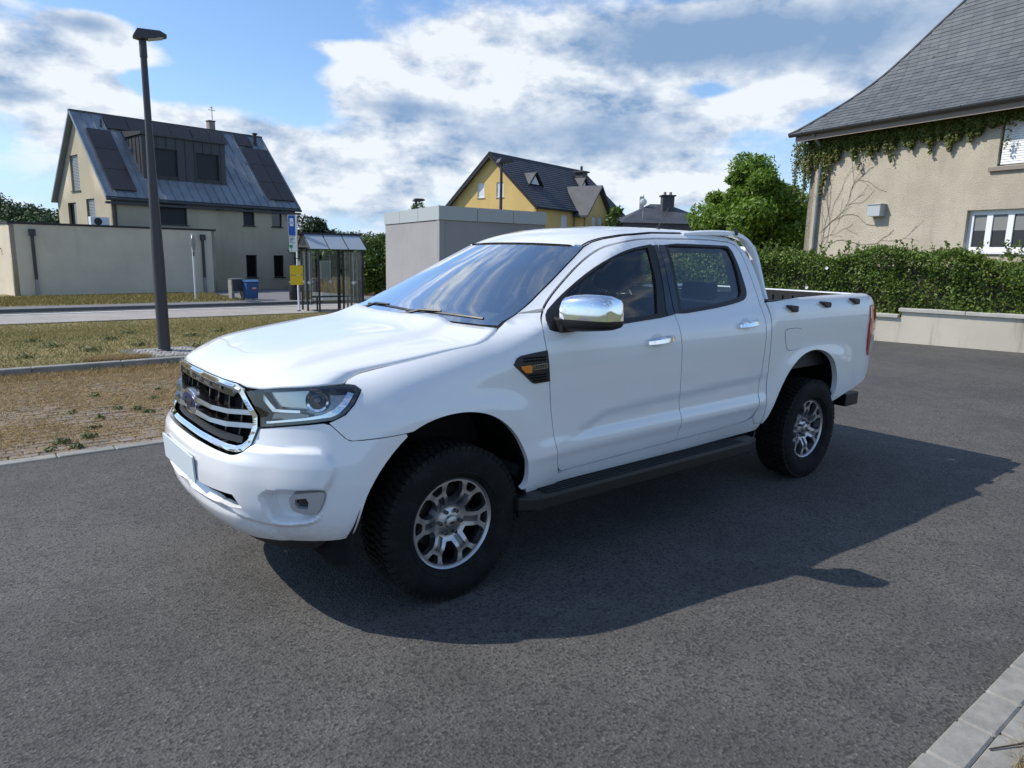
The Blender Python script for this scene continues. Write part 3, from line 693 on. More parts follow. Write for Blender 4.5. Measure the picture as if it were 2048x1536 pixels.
# ---- headlights
hl=[(-1.030,1.036),(-.95,1.050),(-.835,1.060),(-.72,1.069),(-.617,1.074),(-.52,1.076),(-.475,1.072),(-.450,1.054),(-.489,1.0),(-.530,.963),(-.580,.940),(-.682,.927),(-.818,.912),(-.926,.897),(-.934,.944)]
for s in(1,-1):
    def hf(u,z,off=0.,s=s):
        q=S(u,z,off); q[...,1]*=s; return q
    def hp(name,poly,m,par,**kw):
        return cdt_panel(name,poly,m,par,fn=hf,flipn=s<0,**kw)
    H=hp('headlight',hl,'lamp_metal',T,step=.03,off=-.075,depth=.01)
    hp('lens',hl,'lens_clear',H,step=.02,off=.004,depth=.05)
    # rim of the housing
    hi=[tuple(q) for q in shrink(hl,.012)]
    hp('housing_rim',hl,'black_gloss',H,holes=[hi],step=.012,off=-.004,depth=.07)
    hp('chrome_strip',[(-.920,.904),(-.80,.918),(-.68,.932),(-.60,.945),(-.555,.962),(-.515,.995),(-.478,1.040),(-.505,1.048),(-.535,1.012),(-.575,.980),(-.63,.958),(-.70,.946),(-.82,.931),(-.912,.919)],'chrome',H,step=.012,off=-.012,depth=.03)
    hp('chrome_strip',[(-.985,1.034),(-.955,1.036),(-.868,.972),(-.74,.972),(-.74,.962),(-.885,.960)],'chrome',H,step=.015,off=-.020,depth=.03)
    hp('reflector_bowl',[(-.950,1.042),(-.83,1.052),(-.70,1.060),(-.70,.975),(-.75,.978),(-.862,.978)],'reflector',H,step=.02,off=-.05,depth=.01)
    hp('indicator_strip',[(-.885,.952),(-.74,.958),(-.70,.952),(-.70,.944),(-.82,.936),(-.895,.928)],'clear_lens',H,step=.02,off=-.03,depth=.02)
    c=hf(np.array([-.655]),np.array([1.012]),-.035)[0]; n=hf(np.array([-.655]),np.array([1.012]),.0)[0]-c; n/=np.linalg.norm(n); n[2]=0
    Q=Vector(n).to_track_quat('Z','Y').to_matrix().to_4x4(); Q.translation=Vector(c)
    pj=MB().lathe([(.0,.034),(.014,.032),(.025,.024),(.032,.010),(.034,0)],24); o=pj.build('projector_lens','chrome_dark',H,smooth=True); o.data.transform(Q)
    pr=MB().lathe([(.034,0),(.036,.012),(.046,.016),(.050,.010),(.050,-.02),(.034,-.02)],24,close=True); o=pr.build('projector_ring','chrome',H,smooth=True); o.data.transform(Q)

# ---- fender vents
vent=[(.534,1.167),(.45,1.160),(.375,1.150),(.350,1.138),(.331,1.110),(.345,1.094),(.439,1.014),(.456,1.006),(.553,1.010),(.543,1.09)]
for s in(1,-1):
    def vf(u,z,off=0.,s=s):
        q=S(u,z,off); q[...,1]*=s; return q
    def vp(name,poly,m,par,**kw):
        return cdt_panel(name,poly,m,par,fn=vf,flipn=s<0,**kw)
    v=vp('fender_vent',vent,'black_plastic',T,step=.025,off=.006,depth=.012)
    for z in(1.136,1.122,1.05,1.036,1.022):
        x0=.362 if z>1.1 else .34+(1.09-z)*1.2
        for k in range(4):
            a=x0+.02+k*(.50-x0)/4; vp('vent_slot',[(a,z-.004),(a+.03,z-.004),(a+.036,z+.004),(a+.006,z+.004)],'black_matte',v,step=.03,off=.0085,depth=.003)
    vp('side_indicator',[(.366,1.100),(.425,1.103),(.433,1.095),(.431,1.064),(.395,1.065),(.372,1.084)],'amber',v,step=.02,off=.013,depth=.008)
    fr=[(.438,1.101),(.528,1.106),(.531,1.081),(.440,1.076)]
    vp('badge_frame',fr,'satin_silver',v,holes=[[tuple(q) for q in shrink(fr,.003)]],step=.02,off=.010,depth=.004)
    me=text_mesh('RANGER',.019,.001,space=1.12)
    n=len(me.vertices); co=np.zeros(n*3,np.float32); me.vertices.foreach_get('co',co); co=co.reshape(-1,3)
    q=vf(.485+s*co[:,0],1.091+co[:,1]+.05*s*co[:,0],.0095+co[:,2]); me.vertices.foreach_set('co',q.astype(np.float32).ravel()); me.update()
    obj('badge_lettering',me,'satin_silver',v)
# ---- door handles
for pr_,xa,xb,za,zb in((fd,1.272,1.503,1.157,1.170),(rd,2.160,2.388,1.208,1.221)):
    for s,par in((-1,pr_[0]),(1,pr_[1])):
        def wp(x,z,o): return np.array([x,s*(float(W(x,z))+o),z])
        V=[];F=[];n=9
        for i in range(n):
            t=i/(n-1); x=xa+(xb-xa)*t; z=za+(zb-za)*t; o=.010+.030*math.sin(math.pi*min(1,max(0,t*.94+.03)))**.45; h=.016+.003*math.sin(math.pi*t)+(.003 if t>.8 else 0)
            V+=[wp(x,z-h,o-.012),wp(x,z-h*.6,o+.003),wp(x,z+h*.6,o+.003),wp(x,z+h,o-.012),wp(x,z+h*.5,o-.02),wp(x,z-h*.5,o-.02)]
        for i in range(n-1):
            for k in range(6): F.append((i*6+k,i*6+(k+1)%6,i*6+6+(k+1)%6,i*6+6+k))
        F+=[tuple(range(6)),tuple((n-1)*6+k for k in range(6))]
        MB().add(V,F).build('door_handle','chrome',par,smooth=True)
        # finger cup: flat disc, the hollow's shade put into a greyer paint
        cx=xa+(xb-xa)*.42; cz=za+(zb-za)*.42
        b=MB(); pts=[]
        V=[wp(cx,cz,.0015)];F=[]
        for k in range(24):
            t=2*math.pi*k/24; V.append(wp(cx+.052*math.cos(t),cz+.040*math.sin(t),.0012))
        MB().add(V,[(0,1+k,1+(k+1)%24) for k in range(24)]).build('handle_cup',mat('paint_recess_shade_%d%s'%(s,round(xa,1)),(.62,.63,.64),.35,coat=1),par)
# ---- mirrors
for s in(-1,1):
    M_=empty('side_mirror'); M_.parent=T
    if s>0: M_.location=(.80,.90,0); M_.rotation_euler[2]=rad(-70)   # far mirror is folded back
    O_=(0,0,0) if s<0 else (.66,.93,0)
    def loft(secs,m,name,par,smooth=True):
        V=[];F=[];k=len(secs[0])
        for sc in secs: V+=[(x-O_[0],s*y-O_[1],z) for x,y,z in sc]
        for i in range(len(secs)-1):
            for j in range(k): F.append((i*k+j,i*k+(j+1)%k,i*k+k+(j+1)%k,i*k+k+j))
        F+=[tuple(range(k)),tuple((len(secs)-1)*k+j for j in range(k))]
        return MB().add(V,F).build(name,m,par,smooth=smooth)
    def rsec(xc,y,zc,hx,h0,h1,n=20,e=2.8):
        """rounded section in the x-z plane, taller above (h1) than below (h0)"""
        o=[]
        for k in range(n):
            t=2*math.pi*k/n; c_,s_=math.cos(t),math.sin(t)
            o.append((xc+hx*abs(c_)**(2/e)*np.sign(c_),y,zc+(h1 if s_>0 else h0)*abs(s_)**(2/e)*np.sign(s_)))
        return o
    # chrome cap: swept outwards from the door, leading face rounded
    ys=[.885,.90,.94,1.00,1.06,1.105,1.130,1.140]; hz=[.085,.108,.120,.125,.125,.120,.108,.080]; hx=[.055,.068,.078,.082,.080,.074,.064,.045]
    secs=[]
    for y,h,x in zip(ys,hz,hx):
        o=[]
        for k in range(17):
            t=math.pi*k/16; o.append((.70+.30*(y-.90)+.10*((y-.9)/.24)**2*0-x*math.cos(t)**1*1.0 if False else .690+.36*(y-.90)-x*math.copysign(abs(math.cos(t))**.75,math.cos(t)),y,1.318+h*abs(math.sin(t))**.45))
        secs.append(o)
    loft(secs,'chrome','mirror_cap',M_)
    secs=[]
    for y,h,x in zip(ys,[.055,.060,.062,.058,.052,.046,.036,.02],[a+.003 for a in hx]):
        o=[]
        for k in range(13):
            t=math.pi+math.pi*k/12; o.append((.690+.36*(y-.90)-x*math.copysign(abs(math.cos(t))**.7,-math.cos(t))*-1,y,1.3165-h*abs(math.sin(t))**.6))
        secs.append(o)
    loft(secs,'black_plastic','mirror_housing',M_)
    MB().obox((.672-O_[0],s*.875-O_[1],1.285),(.05,0,0),(0,.045,0),(0,0,.038)).build('mirror_arm','black_plastic',M_,bevel=.012)
    MB().obox((.690+.36*.12+.083-O_[0],s*1.02-O_[1],1.36),(.002,0,0),(.03*0,.085,0),(0,0,.058)).build('mirror_glass','chrome',M_)
# ---- side steps
for s in(-1,1):
    b=MB(); pr2=[(.33,.80),(.36,.93),(.46,.985),(2.30,.985),(2.42,.95),(2.45,.80)]
    b.prism([(x,s*y) for x,y in pr2],.365,.440,'xy'); st=b.build('side_step','black_plastic',T,bevel=.012)
    for k in range(5):
        y=.86+.022*k; MB().box((.52,s*y-.004,.4405),(2.26,s*y+.004,.446)).build('tread_strip','black_rubber',st)
    for x in(.55,1.4,2.25): MB().box((x-.03,s*.55,.41),(x+.03,s*.85,.44)).build('step_bracket','underbody',st)
# ---- wheel housings, chassis, drivetrain
for arch,xw in((archF,0),(archR[::-1],3.12)):
    A_=np.array([(arch[0][0]-.0,arch[0][1]-.14)]+[tuple(p) for p in chaikin(arch,2)]+[(arch[-1][0]+(.0 if xw==0 else .0),arch[-1][1]-.16)])
    c_=np.array([A_[:,0].mean(),.40]); d_=A_-c_; A2_=c_+d_*(1+.014/np.linalg.norm(d_,axis=1))[:,None]; A3_=c_+d_*(1+.05/np.linalg.norm(d_,axis=1))[:,None]
    for s in(-1,1):
        P_=np.zeros((len(A_),4,3))
        for i in range(len(A_)):
            wy=float(W(A_[i,0],max(A_[i,1],.45)))
            for k,(q,yy_) in enumerate(((A2_[i],wy-.030),(A2_[i],wy-.09),(A3_[i],wy-.14),(A3_[i],.40))): P_[i,k]=(q[0],s*yy_,q[1])
        grid_obj('wheel_housing',P_,'black_matte',T)
        MB().box((xw-.60,s*.40,.32),(xw+.56,s*.42,1.02)).build('inner_wheel_well','black_matte',T)
MB().box((-.70,-.42,.34),(4.05,-.32,.50)).box((-.70,.32,.34),(4.05,.42,.50)).box((.4,-.80,.42),(2.55,.80,.47)).box((-.5,-.45,.42),(.45,.45,.95)).box((.9,-.3,.30),(1.7,.3,.46)).build('chassis','underbody',T)
MB().tube([(3.22,-.70,RW),(3.22,.70,RW)],.05,10).lathe([(0,-.16),(.10,-.12),(.15,0),(.10,.12),(0,.16)],16,'y',(3.22,.05,RW)).tube([(0,-.70,RW),(0,.70,RW)],.035,8).build('axle','underbody',T)
MB().box((-.60,-.55,.55),(-.55,.55,1.02)).build('radiator','underbody',T)
MB().box((-.68,-.58,.41),(-.50,.58,.60)).build('nose_light_block','underbody',T)  # added unseen box, blocks sun leaking in behind the bumper
for s in(-1,1): MB().box((-.58,s*.55,.45),(-.545,s*.72,.74)).build('arch_light_block','underbody',T)  # added side fillers, close the same sun leak beside the arches

# ---- wheels
WR=.378
def make_wheel():
    wh=empty('wheel')
    prof=[(.222,-.092),(.232,-.112),(.262,-.128),(.300,-.133),(.335,-.128),(.352,-.118),(.362,-.104),(.3655,-.06),(.3665,0),(.3655,.06),(.362,.104),(.352,.118),(.335,.128),(.30,.133),(.262,.128),(.232,.112),(.222,.092)]
    b=MB(); b.lathe(prof,72,'y')
    # tread blocks: two staggered shoulder rows that run on to the sidewall, three centre rows
    def blk(t,y0,y1,r0,r1,wt,sk=0.):
        q=[]
        for r in(r0,r1):
            for y,sh_ in((y0,0),(y1,sk)):
                for d in(-1,1):
                    a=t+(d*wt*(.92 if r==r1 else 1)+sh_)/.37; q.append((r*math.cos(a),y,r*math.sin(a)))
        b.add(q,[(0,1,3,2),(4,6,7,5),(0,4,5,1),(2,3,7,6),(0,2,6,4),(1,5,7,3)])
    NB=64
    for k in range(NB):
        t=2*math.pi*k/NB; h=math.pi/NB
        for s in(-1,1):
            blk(t,s*.080,s*.116,.352,.3755,.0150,s*.005)
            q0=.356 if k%2 else .349
            a0=[]
            for d in(-1,1):
                for (r,y) in((q0,.1175 if k%2 else .1195),(.372,.1145)): a0.append((r,y,t+d*.0115/.36))
            V=[(r*math.cos(a),s*y,r*math.sin(a)) for r,y,a in a0]+[((r-.004)*math.cos(a),s*(y-.008),(r-.004)*math.sin(a)) for r,y,a in a0]
            b.add(V,[(0,1,3,2),(0,4,5,1),(2,3,7,6),(1,5,7,3),(0,2,6,4)])
            blk(t+h,s*.028,s*.073,.352,.3775,.0120,-s*.010)
        blk(t+h*.4,-.021,.021,.352,.3780,.0118,.008)
    b.V=[(x,y*.95+(-.005),z) for x,y,z in b.V]
    ty=b.build('tyre','tyre_rubber',wh,smooth=True)
    # raised sidewall ring
    MB().lathe([(.243,-.1195),(.246,-.1235),(.252,-.1265),(.256,-.1245)],72,'y').build('sidewall_ring','tyre_rubber',ty,smooth=True)
    # alloy face
    def dish(u,v,off=0.):
        r=np.hypot(u,v); y=-(.070+.016*sm(.06,.14,r)-.012*sm(.03,.075,r)*sm(.14,.075,r)+.004*sm(.16,.2,r))
        return np.stack([u,y-off,v],-1)
    def rot(p,a): c,s_=math.cos(a),math.sin(a); return [(r*c-t*s_,r*s_+t*c) for r,t in p]
    holes=[];rec=[]
    for k in range(6):
        a=rad(86+60*k)
        holes.append(rot([(.097,-.015),(.122,-.031),(.150,-.046),(.180,-.046),(.1995,-.038),(.2045,-.018),(.2045,.018),(.1995,.038),(.180,.046),(.150,.046),(.122,.031),(.097,.015)],a))
        holes.append(rot([(.166,-.014),(.178,-.024),(.2005,-.032),(.2055,-.012),(.2055,.012),(.2005,.032),(.178,.024),(.166,.014)],a+rad(30)))
        rec.append(rot([(.082,-.013),(.118,-.014),(.150,-.017),(.150,.017),(.118,.014),(.082,.013)],a+rad(30)))
    outc=[(.2215*math.cos(2*math.pi*k/90),.2215*math.sin(2*math.pi*k/90)) for k in range(90)]
    rim=cdt_panel('rim',outc,'alloy',wh,holes=holes+rec,fn=dish,step=.012,depth=.034)
    for r_ in rec: cdt_panel('spoke_recess',r_,'alloy_recess',rim,fn=dish,step=.02,off=-.009,depth=.003)
    MB().lathe([(.2215,-.086),(.224,-.094),(.2215,-.099),(.214,-.094),(.210,-.088)],90,'y').build('rim_lip','alloy',rim,smooth=True)
    MB().lathe([(.2205,-.09),(.205,-.07),(.200,-.02),(.195,.05),(.205,.10)],60,'y').build('rim_barrel','alloy_recess',rim,smooth=True)
    MB().lathe([(0,-.005),(.155,-.005),(.158,0),(.158,.02),(0,.02)],48,'y').build('brake_disc','brake_iron',rim,smooth=True)
    MB().lathe([(0,.03),(.2,.03)],36,'y').build('inner_shield','black_matte',rim)
    for k in range(6):
        a=rad(86+60*k+30); c=(.0585*math.cos(a),0,.0585*math.sin(a))
        MB().lathe([(.0,-.086),(.006,-.0855),(.0095,-.082),(.0095,-.060)],12,'y',c).build('wheel_nut','chrome_dark',rim,smooth=True)
    cap=MB().lathe([(0,-.088),(.024,-.087),(.0295,-.084),(.031,-.079),(.033,-.066)],32,'y').build('centre_cap','alloy',rim,smooth=True)
    me=MB().prism(oval(.015,.0065),-.0895,-.087); o=me.build('cap_emblem','chrome_dark',rim)
    return wh
w0=make_wheel(); w0.parent=T; w0.location=(0,-.785,WR); w0.rotation_euler[2]=rad(.5)
for (x,s,ro) in((3.22,-1,22),(0,1,40),(3.22,1,65)):
    c=copy_tree(w0,T); c.location=(x,s*.785,WR); c.rotation_mode='XYZ'
    c.rotation_euler=(Matrix.Rotation(math.pi if s>0 else 0,3,'Z')@Matrix.Rotation(rad(ro),3,'Y')).to_euler()

# ---- cabin
def seat(x,y,wd=.25):
    b=MB(); b.box((x-.02,y-wd,.72),(x+.50,y+wd,.90)); sb=b.build('seat_cushion','seat_fabric',T,bevel=.04)
    V=[];secs=[(x+.40,.85,wd,.075),(x+.46,1.05,wd,.08),(x+.53,1.25,wd*.95,.075),(x+.58,1.38,wd*.72,.05)]
    F=[]
    for (xx,z,w_,t_) in secs: V+=[(xx-t_,y-w_,z),(xx-t_,y+w_,z),(xx+t_,y+w_,z+.02),(xx+t_,y-w_,z+.02)]
    for i in range(3):
        for k in range(4): F.append((i*4+k,i*4+(k+1)%4,i*4+4+(k+1)%4,i*4+4+k))
    F+=[(0,1,2,3),(12,13,14,15)]
    bk=MB().add(V,F).build('seat_back','seat_fabric',T,bevel=.03)
    MB().box((x+.54,y-.13,1.42),(x+.66,y+.13,1.60)).build('headrest','seat_fabric',bk,bevel=.035,smooth=True)
    MB().tube([(x+.59,y-.06,1.36),(x+.60,y-.06,1.45)],.007,6).tube([(x+.59,y+.06,1.36),(x+.60,y+.06,1.45)],.007,6).build('headrest_post','chrome_dark',bk)
seat(.98,-.36); seat(.98,.36)
MB().box((1.95,-.66,.72),(2.42,.66,.92)).box((2.34,-.66,.88),(2.46,.66,1.32)).build('rear_bench','seat_fabric',T,bevel=.03)
for y in(-.42,.42): MB().box((2.36,y-.13,1.34),(2.44,y+.13,1.46)).build('rear_headrest','seat_fabric',T,bevel=.03)
b=MB(); b.prism([(.30,1.20),(.44,1.255),(.62,1.245),(.74,1.19),(.80,1.08),(.78,.92),(.30,.90)],-.70,.70); b.build('dashboard','dash',T,bevel=.02)
MB().prism([(.60,1.25),(.66,1.30),(.76,1.285),(.78,1.22)],-.52,-.20).build('instrument_hood','dash',T,bevel=.01)
ring_=[(.86+.05*math.sin(t),-.36+.185*math.cos(t),1.17+.178*math.sin(t)) for t in np.linspace(0,2*math.pi,33)]
MB().tube(ring_,.016,8,caps=False).tube([(.86,-.53,1.17),(.84,-.36,1.16),(.86,-.19,1.17)],.018,6).tube([(.70,-.36,1.12),(.85,-.36,1.165)],.045,10).build('steering_wheel','black_plastic',T,smooth=True)
MB().box((.45,-.82,.50),(2.5,.82,.56)).build('cabin_floor','dash',T)
rp=np.array(RP)[2:-2,3:-3]*[1,.96,1]-[0,0,.045]; grid_obj('headliner',rp,'headliner',T)
for s in(-1,1):
    MB().obox((1.16,s*.34,1.665),(.075,0,.012),(0,.16,0),(0,0,.006)).build('sun_visor','headliner',T)
    MB().obox((1.62,s*.69,1.51),(.045,0,0),(.0,.010,0),(.03,-s*.085,.19)).build('inner_pillar','trim_grey',T)
    MB().tube([(1.60,s*.655,1.62),(1.585,s*.70,1.40),(1.58,s*.70,1.0)],.018,4).build('seat_belt','trim_grey',T)
    MB().obox((2.42,s*.70,1.50),(.05,0,0),(.0,.012,0),(.0,-s*.085,.2)).build('inner_pillar','trim_grey',T)
MB().obox((.98,0,1.615),(.012,0,.003),(0,.115,0),(-.006,0,.032)).build('rear_view_mirror','black_plastic',T,bevel=.008)
MB().obox((1.02,0,1.66),(.05,0,.03),(0,.06,0),(-.01,0,.02)).build('camera_pod','black_plastic',T,bevel=.008)
# ---------------------------------------------------------------- ground, roads, kerbs
def f_asphalt(t,b):
    p=gpos(t)
    big=t.noise(p,.55,5,.6); mid=t.noise(p,4.,5,.65); fine=t.noise(p,72,5,.78)
    vor=t.add('ShaderNodeTexVoronoi',{'Vector':p,'Scale':88.,'Randomness':1.}); spk=vor.outputs['Color']
    sv=t.add('ShaderNodeSeparateColor',{0:spk}).outputs[0]
    base=t.mix(t.mr(t.m('ADD',t.m('MULTIPLY',big,.6),t.m('MULTIPLY',mid,.4)),.36,.66),(.068,.066,.063),(.108,.104,.099))
    c=t.mix(t.mr(fine,.25,.75),t.mix(1.,base,(.50,.50,.50),'MULTIPLY'),t.mix(1.,base,(1.36,1.34,1.31),'MULTIPLY'))
    c=t.mix(t.m('MULTIPLY',t.mr(sv,.96,.995),.30),c,(.22,.215,.205))
    c=t.mix(t.m('MULTIPLY',t.mr(sv,.30,.16),.65),c,(.018,.018,.018))
    # worn reddish scuffs and darker binder stains
    c=t.mix(t.m('MULTIPLY',t.mr(t.noise(p,1.5,6,.7,.6),.56,.74),.5),c,(.056,.054,.054))
    c=t.mix(t.m('MULTIPLY',t.mr(t.noise(p,.9,4,.6),.55,.70),.25),c,(.108,.098,.092))
    t.l.new(c,b.inputs['Base Color'])
    bump(t,b,t.m('ADD',t.m('MULTIPLY',fine,.6),t.m('MULTIPLY',vor.outputs['Distance'],.8)),.75,.006)
mat('asphalt',(.08,.08,.08),.88,build=f_asphalt)
def f_soil(t,b):
    p=gpos(t); n=t.noise(p,2.2,6,.65); n2=t.noise(p,30,5,.7)
    c=t.mix(t.mr(n,.35,.65),(.21,.155,.09),(.29,.225,.135)); c=t.mix(t.m('MULTIPLY',t.mr(n2,.4,.7),.6),c,(.11,.085,.06)); t.l.new(c,b.inputs['Base Color']); bump(t,b,n2,.6,.02)
mat('dry_soil',(.2,.15,.1),.95,build=f_soil)
def f_lawn(t,b):
    p=gpos(t); n=t.noise(p,.8,6,.65); n2=t.noise(p,14,5,.7)
    k=t.mr(t.m('ADD',t.m('MULTIPLY',n,.7),t.m('MULTIPLY',n2,.3)),.38,.62)
    t.l.new(t.mix(k,(.15,.14,.05),(.26,.20,.085)),b.inputs['Base Color']); bump(t,b,n2,.8,.03)
mat('lawn_soil',(.13,.11,.05),.95,build=f_lawn)
tint('field',(.11,.115,.05),.4,.02,.95)
tint('concrete_kerb',(.245,.238,.215),.24,5,.85,90,.35,.004)
tint('kerb_dark',(.15,.15,.145),.18,5,.85,90,.35,.004)
tint('setts',(.30,.285,.27),.2,9,.8,60,.4,.004)
tint('pinkish_paver',(.31,.285,.262),.18,1.6,.85,50,.25,.004)
tint('yard_paving',(.15,.15,.155),.15,.8,.85,60,.25,.004)
tint('white_line',(.58,.58,.56),.12,6,.7)
def zg(x,y): return -.40*sm(8,17.5,y)-.30*sm(26,36,y)
def sheet(name,x0,x1,y0,y1,m,dz=0.,nx=1,ny=1,zf=None,parent=None,**kw):
    xs=np.linspace(x0,x1,nx+1); ys=np.linspace(y0,y1,ny+1); X,Y=np.meshgrid(xs,ys,indexing='ij'); Z=(zf or zg)(X,Y)+dz
    return grid_obj(name,np.stack([X,Y,Z+0*X],-1),m,parent,smooth=False,flip=True,**kw)
# base terrain: fine near the street, coarse to the horizon
ys=np.concatenate([np.array([-900,-200,-60]),np.linspace(-20,40,41),np.array([60,100,200,500,1500])]); xs=np.array([-1500,-300,-60,-20,0,10,14,20,40,80,300,1500.])
X,Y=np.meshgrid(xs,ys,indexing='ij')
grid_obj('ground',np.stack([X,Y,zg(X,Y)-.06],-1),'field',smooth=False,flip=True,kind='structure')
# asphalt: lane in front, opening out to the retaining wall on the right
me=me_from('asphalt_road',[(-45,-2.735,0),(60,-2.735,0),(60,-1.5,0),(18,-1.5,0),(18,14,0),(12.2,14,0),(12.2,6.94,0),(3.2,6.94,0),(3.2,2.77,0),(-45,2.77,0)],[tuple(range(10))])
obj('asphalt_road',me,'asphalt',kind='structure')
# --- flush edging stones, left of the lane
def stones(name,x0,x1,y0,y1,L,z0,z1,m,jit=.004,gapx=.006):
    root=empty(name,(x0,(y0+y1)/2,0)); root['kind']='structure'
    b=MB().box((-L/2+gapx/2,-(y1-y0)/2,z0),(L/2-gapx/2,(y1-y0)/2,z1),.008); b0=b.build('kerb_stone',m); me_=b0.data; bpy.data.objects.remove(b0)
    n=int((x1-x0)/L)
    for k in range(n):
        o=obj('kerb_stone',me_,None,root); o.location=((k+.5)*L,random.uniform(-jit,jit),random.uniform(-jit,jit)*.5); o.rotation_euler[2]=random.uniform(-.006,.006)
    return root
stones('bay_edging',-6.0,2.4,2.775,2.90,.40,-.1,.012,'concrete_kerb')
stones('near_edging',-.45,3.4,-2.855,-2.735,.278,-.1,.016,'concrete_kerb')
sheet('near_verge',-8,6,-4.6,-2.86,'dry_soil',-.004,4,2,zf=lambda x,y:0*x,kind='structure')
vr=empty('verge_slabs',(0,-3,0)); vr['kind']='structure'
for k in range(9):
    b=MB().box((-.45+k*.36,.045,-.06),(-.45+k*.36+.35,.141,.012),.006); b.build('slab','concrete_kerb',vr)
# --- parking bay: small grey-brown pavers with dry grass in the joints
sheet('parking_bay',-9,3.2,2.90,6.95,'dry_soil',-.006,4,4,zf=lambda x,y:0*x,kind='structure')
def f_paver(t,b):
    p=gpos(t); r=t.add('ShaderNodeObjectInfo').outputs['Random']; isl=t.add('ShaderNodeNewGeometry').outputs['Random Per Island']
    n=t.noise(p,6,5,.65); n2=t.noise(p,45,4,.65)
    c=t.mix(t.m('FRACT',t.m('ADD',r,isl)),(.15,.13,.112),(.245,.212,.185)); c=t.mix(t.mr(n,.42,.68),c,(.24,.175,.10)); c=t.mix(t.m('MULTIPLY',t.mr(n2,.5,.7),.5),c,(.13,.11,.095)); t.l.new(c,b.inputs['Base Color']); bump(t,b,n2,.4,.004)
mat('bay_paver',(.2,.17,.15),.92,build=f_paver)
bay=bpy.data.objects['parking_bay']
pm=MB().box((-.0955,-.0445,-.05),(.0955,.0445,.006),.006).build('paver','bay_paver'); pme=pm.data; bpy.data.objects.remove(pm)
cells=[]
for j in range(40):
    y=2.955+j*.1
    for i in range(62):
        x=-9+(i+.5*(j%2))*.2
        if x<3.1 and x>-3.6: cells.append((x,y))
cx,cy=CAM[0],CAM[1]
# individual pavers: the ones that show largest between the lane edge and the nose of the truck
vis=[c for c in cells if (c[0]+1.765)/(c[1]+3.475)>.02 and (c[0]+1.765)/(c[1]+3.475)<.235]
vis.sort(key=lambda c:math.hypot(c[0]-cx,c[1]-cy)); near=set(vis[:290])
Vv=[];Ff=[];pv=np.array([v.co[:] for v in pme.vertices]);pf=[tuple(p.vertices) for p in pme.polygons]
for c in cells:
    dz=random.uniform(-.004,.003)
    if c in near:
        o=obj('paver',pme,None,bay); o.location=(c[0],c[1],dz); o.rotation_euler=(random.uniform(-.015,.015),random.uniform(-.015,.015),random.uniform(-.02,.02))
    else:
        k=len(Vv); Vv+=[tuple(v+np.array([c[0],c[1],dz])) for v in pv]; Ff+=[tuple(i+k for i in f) for f in pf]
obj('far_pavers',me_from('far_pavers',Vv,Ff),'bay_paver',bay,kind='stuff')
# --- raised kerb and lawn
kr=empty('raised_kerb',(-12,7.0,0)); kr['kind']='structure'
for k in range(24):
    MB().box((k*1.0+.004,-.06,-.1),(k*1.0+.996,.06,.105),.008).build('kerb_stone','concrete_kerb',kr)
LZ=lambda x,y:.085-.485*sm(8,18.0,y)
sheet('lawn',-14,12.2,7.06,17.9,'lawn_soil',0,6,24,zf=LZ,kind='structure')
# --- lamp footing: white setts in a concrete frame
ft=empty('lamp_footing',(.70,7.62,.085)); ft['kind']='structure'
MB().box((-.52,-.50,-.1),(.46,.52,.012)).build('footing_slab','kerb_dark',ft)
sm_=MB().box((-.056,-.042,-.02),(.056,.042,.024),.007).build('sett','setts'); sme=sm_.data; bpy.data.objects.remove(sm_)
for i in range(6):
    for j in range(9):
        x,y=-.30+i*.126+.03*(j%2),-.40+j*.096
        if math.hypot(x,y-.11)<.11: continue
        o=obj('sett',sme,None,ft); o.location=(x,y,random.uniform(-.004,.004)); o.rotation_euler[2]=random.uniform(-.06,.06)
# --- street beyond the lawn
ZB=-.40; fl=lambda x,y:0*x+ZB
sheet('pavement',-30,16,17.9,20.65,'pinkish_paver',.0,4,1,zf=fl,kind='structure')
MB().box((-30,17.86,ZB-.1),(16,17.94,ZB+.02)).build('pavement_edging','kerb_dark',kind='structure')
MB().box((-30,20.66,ZB-.1),(16,20.86,ZB+.015)).build('street_kerb_near','white_line',kind='structure')
sheet('street',-60,40,20.86,22.0,'asphalt',-.03,4,1,zf=fl,kind='structure')
MB().box((-60,22.0,ZB-.1),(40,22.12,ZB+.07)).build('street_kerb_far','kerb_dark',kind='structure')
sheet('far_pavement',-60,40,22.12,23.05,'yard_paving',.066,4,1,zf=fl,kind='structure')
sheet('far_verge',-40,6.6,23.05,31,'lawn_soil',.07,12,8,zf=lambda x,y:fl(x,y)-.1*sm(24,31,y),kind='structure')
me=me_from('yard',[(6.6,23.05,ZB+.064),(40,23.05,ZB+.064),(40,27,ZB+.03),(6.6,27,ZB+.03),(6.6,36,-.62),(40,36,-.62)],[(0,1,2,3),(3,2,5,4)])
obj('yard',me,'yard_paving',kind='structure')
